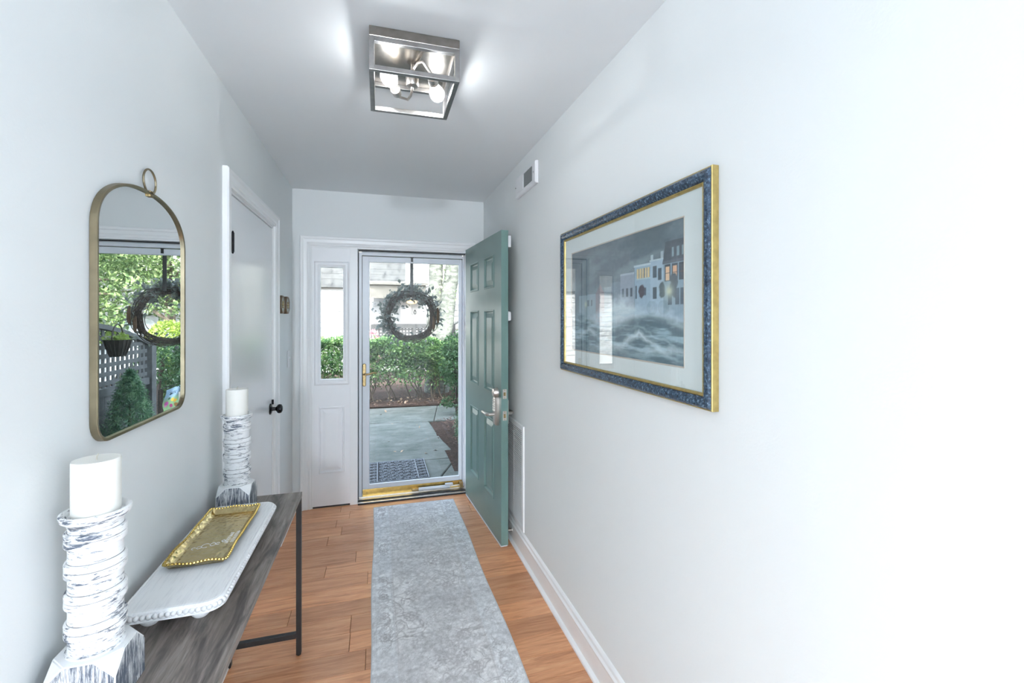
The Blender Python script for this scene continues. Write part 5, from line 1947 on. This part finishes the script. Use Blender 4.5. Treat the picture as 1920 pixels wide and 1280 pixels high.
jp = thing('juniper', (1.085, 5.28, GZ), 'conical dark green juniper before the privacy fence, reflected in the mirror', 'shrub')
r = np.random.default_rng(91)
n = 15000
hgt = r.random(n) ** 1.25
rad = .235 * np.sin(np.clip((hgt * .93 + .07), 0, 1) ** .72 * PI) ** .62 * (1 - .25 * hgt) * np.sqrt(r.uniform(.30, 1.0, n))
a = r.uniform(0, 2 * PI, n)
rad *= 1 + .16 * np.sin(a * 5 + hgt * 21) * np.sin(hgt * 30)
leaves('foliage', M['juniper'], jp, np.stack([1.085 + rad * np.cos(a), 5.28 + rad * np.sin(a), GZ + .03 + hgt * 1.02], 1), .038, up=.5, aspect=.18, seed=92)
obj('trunk', MB().tube([(1.085, 5.28, GZ - .05), (1.085, 5.28, .8)], [.02, .006], 7), M['stem'], jp)

gf = thing('garden_flag', (1.36, 7.0, GZ), 'small printed garden flag with flowers on a stake, reflected low in the mirror', 'flag')


def paint_flag(Wd=70, Hh=100):
    v, u = np.mgrid[0:1:Hh * 1j, 0:1:Wd * 1j]
    img = np.zeros((Hh, Wd, 3))
    img[:] = (170, 200, 226)
    t = np.clip((.62 - v) * 4, 0, 1)[..., None]
    img = img * (1 - t) + np.array((150, 190, 140.0)) * t
    n4 = fnoise((Hh, Wd), 9, 2, 3)

    def blob(cu, cv, rr, c):
        nonlocal img
        d_ = np.hypot(u - cu, (v - cv) * 1.4) + (n4 - .5) * .10
        m = np.clip((rr - d_) * 30, 0, 1)[..., None]
        img = img * (1 - m) + np.array(c, float) * m
    for cu, cv, rr, c in ((.18, .28, .14, (196, 96, 170)), (.10, .2, .08, (220, 140, 190)), (.62, .38, .14, (236, 190, 70)), (.8, .3, .12, (230, 170, 60)), (.45, .12, .14, (190, 70, 130)), (.8, .1, .12, (150, 110, 60)), (.3, .5, .09, (70, 100, 80)), (.25, .72, .08, (60, 90, 90))):
        blob(cu, cv, rr, c)
    return img


painted_grid('cloth', M['flag'], gf, lambda u, v: np.stack([1.46 - .19 * u + .02 * np.sin(v * 5), 6.98 + .03 * np.sin(u * 6) + .02 * v, .24 + .27 * v - .07 * (1 - u) * 0 + .08 * u], 1), paint_flag())
tl = MB()
for k_, g_ in enumerate(range(7)):
    x_ = 1.385 - k_ * .016
    tl.tube([(x_, 6.975, .490 + k_ * .006), (x_ - .002, 6.975, .455 + k_ * .006)], .0028, 4)
    if k_ % 2:
        tl.tube([(x_ - .001, 6.975, .475 + k_ * .006), (x_ - .009, 6.975, .456 + k_ * .006)], .0022, 4)
tag(obj('lettering', tl, M['fencedark'], gf), 'dark lettering too small to read', kind='stuff')
obj('stake', MB().tube([(1.53, 7.0, GZ - .05), (1.53, 7.0, .52), (1.25, 7.0, .61)], .006, 6), M['black'], gf)

lb = thing('lime_bush', (2.3, 9.4, GZ), 'rounded yellow-green bush seen through the wreath in the mirror', 'shrub')
q = r.normal(size=(4200, 3))
q /= np.linalg.norm(q, axis=1)[:, None]
leaves('foliage', M['limeleaf'], lb, q * (np.array((.38, .38, .42)) * r.uniform(.8, 1.0, (4200, 1))) + np.array((2.3, 9.4, 1.0)), .055, up=.4, seed=101)
obj('stem', MB().tube([(2.3, 9.4, GZ - .05), (2.3, 9.4, .8)], [.03, .015], 7), M['stem'], lb)

sb_ = thing('leafy_shrub', (1.75, 7.9, GZ), 'leafy green shrub with a dark stem left of the fence post in the mirror', 'shrub')
q = r.normal(size=(3800, 3))
q /= np.linalg.norm(q, axis=1)[:, None]
leaves('foliage', M['hedge'], sb_, q * (np.array((.42, .42, .55)) * r.uniform(.55, 1.0, (3800, 1)) ** .6) + np.array((1.78, 7.95, .62)), .06, up=.4, seed=111)
obj('stem', MB().tube([(1.75, 7.6, GZ - .05), (1.72, 7.5, .3), (1.68, 7.5, .9)], [.05, .045, .03], 8), M['twig'], sb_)

car = thing('parked_car', (4.6, 11.2, GZ), 'pale parked car glimpsed over the fence in the mirror', 'car')
cb = MB()
prof = [(-2.1, .25), (2.1, .25), (2.12, .62), (1.95, .82), (1.2, .92), (.65, 1.40), (-.95, 1.44), (-1.6, 1.02), (-2.08, .92), (-2.14, .5)]
vs = [(4.6 + a, 11.2 - .85, b_) for a, b_ in prof] + [(4.6 + a, 11.2 + .85, b_) for a, b_ in prof]
k_ = len(prof)
cb.add(vs, [tuple(range(k_))[::-1], tuple(range(k_, 2 * k_))] + [(i, (i + 1) % k_, k_ + (i + 1) % k_, k_ + i) for i in range(k_)])
obj('body', cb, M['carpaint'], car, bevel=.05, smooth=True)
for yy in (11.2 - .865, 11.2 + .845):
    obj('side_window', MB().hexa([(4.6 - 1.35, yy, 1.0), (4.6 + .95, yy, 1.0), (4.6 + .95, yy + .02, 1.0), (4.6 - 1.35, yy + .02, 1.0), (4.6 - .9, yy, 1.35), (4.6 + .55, yy, 1.33), (4.6 + .55, yy + .02, 1.33), (4.6 - .9, yy + .02, 1.35)]), M['carglass'], car)
for xx in (-1.35, 1.35):
    for yy in (11.2 - .9, 11.2 + .70):
        obj('wheel', MB().lathe([(.0001, 0), (.20, 0), (.31, .02), (.33, .06), (.33, .14), (.31, .18), (.20, .20), (.0001, .20)], (4.6 + xx, yy, .23), 20, 'y'), M['tyre'], car)


def garden_tree(x, y_, hgt, rad, n, label, seed, mat):
    r = np.random.default_rng(seed)
    root = thing('garden_tree', (x, y_, GZ), label, 'tree', 'sunlit trees beyond the privacy fence')
    tb = MB().tube([(x, y_, GZ - .1), (x + .05, y_, hgt * .35), (x + .15, y_, hgt * .7)], [.13, .10, .05], 10)
    for k_ in range(6):
        d_ = Vector((r.normal(), r.normal(), .5)).normalized() * rad * .8
        p = Vector((x + .05, y_, hgt * r.uniform(.25, .5)))
        tb.tube([p, p + d_ * .5 + Vector((0, 0, .1)), p + d_], [.05, .035, .012], 6)
    obj('trunk', tb, M['stem'], root, fix=False)
    C = []
    for k_ in range(22):
        q = r.normal(size=3)
        q /= np.linalg.norm(q)
        c = np.array((x, y_, hgt * .58)) + q * np.array((rad, rad, hgt * .40)) * r.uniform(.35, .95)
        p = r.normal(size=(n // 22, 3))
        p /= np.linalg.norm(p, axis=1)[:, None]
        C.append(p * (r.uniform(.7, 1.0, (n // 22, 1)) * rad * .42) + c)
    leaves('crown', mat, root, np.concatenate(C), .11, up=.45, aspect=.5, seed=seed)


garden_tree(3.2, 11.9, 4.6, 1.15, 7000, 'bright green tree beyond the privacy fence, seen behind the wreath in the mirror', 121, M['treeleaf'])
garden_tree(4.9, 12.3, 5.2, 1.3, 8000, 'broad sunlit tree at the left half of the mirror above the lattice', 122, M['treeleaf'])
garden_tree(7.0, 12.0, 5.6, 1.6, 7000, 'sunlit tree at the left edge of the mirror above the parked car', 123, M['treeleaf'])
garden_tree(4.0, 9.6, 3.9, 1.05, 6000, 'nearest tree over the privacy fence, at the upper left of the mirror', 124, M['treeleaf'])
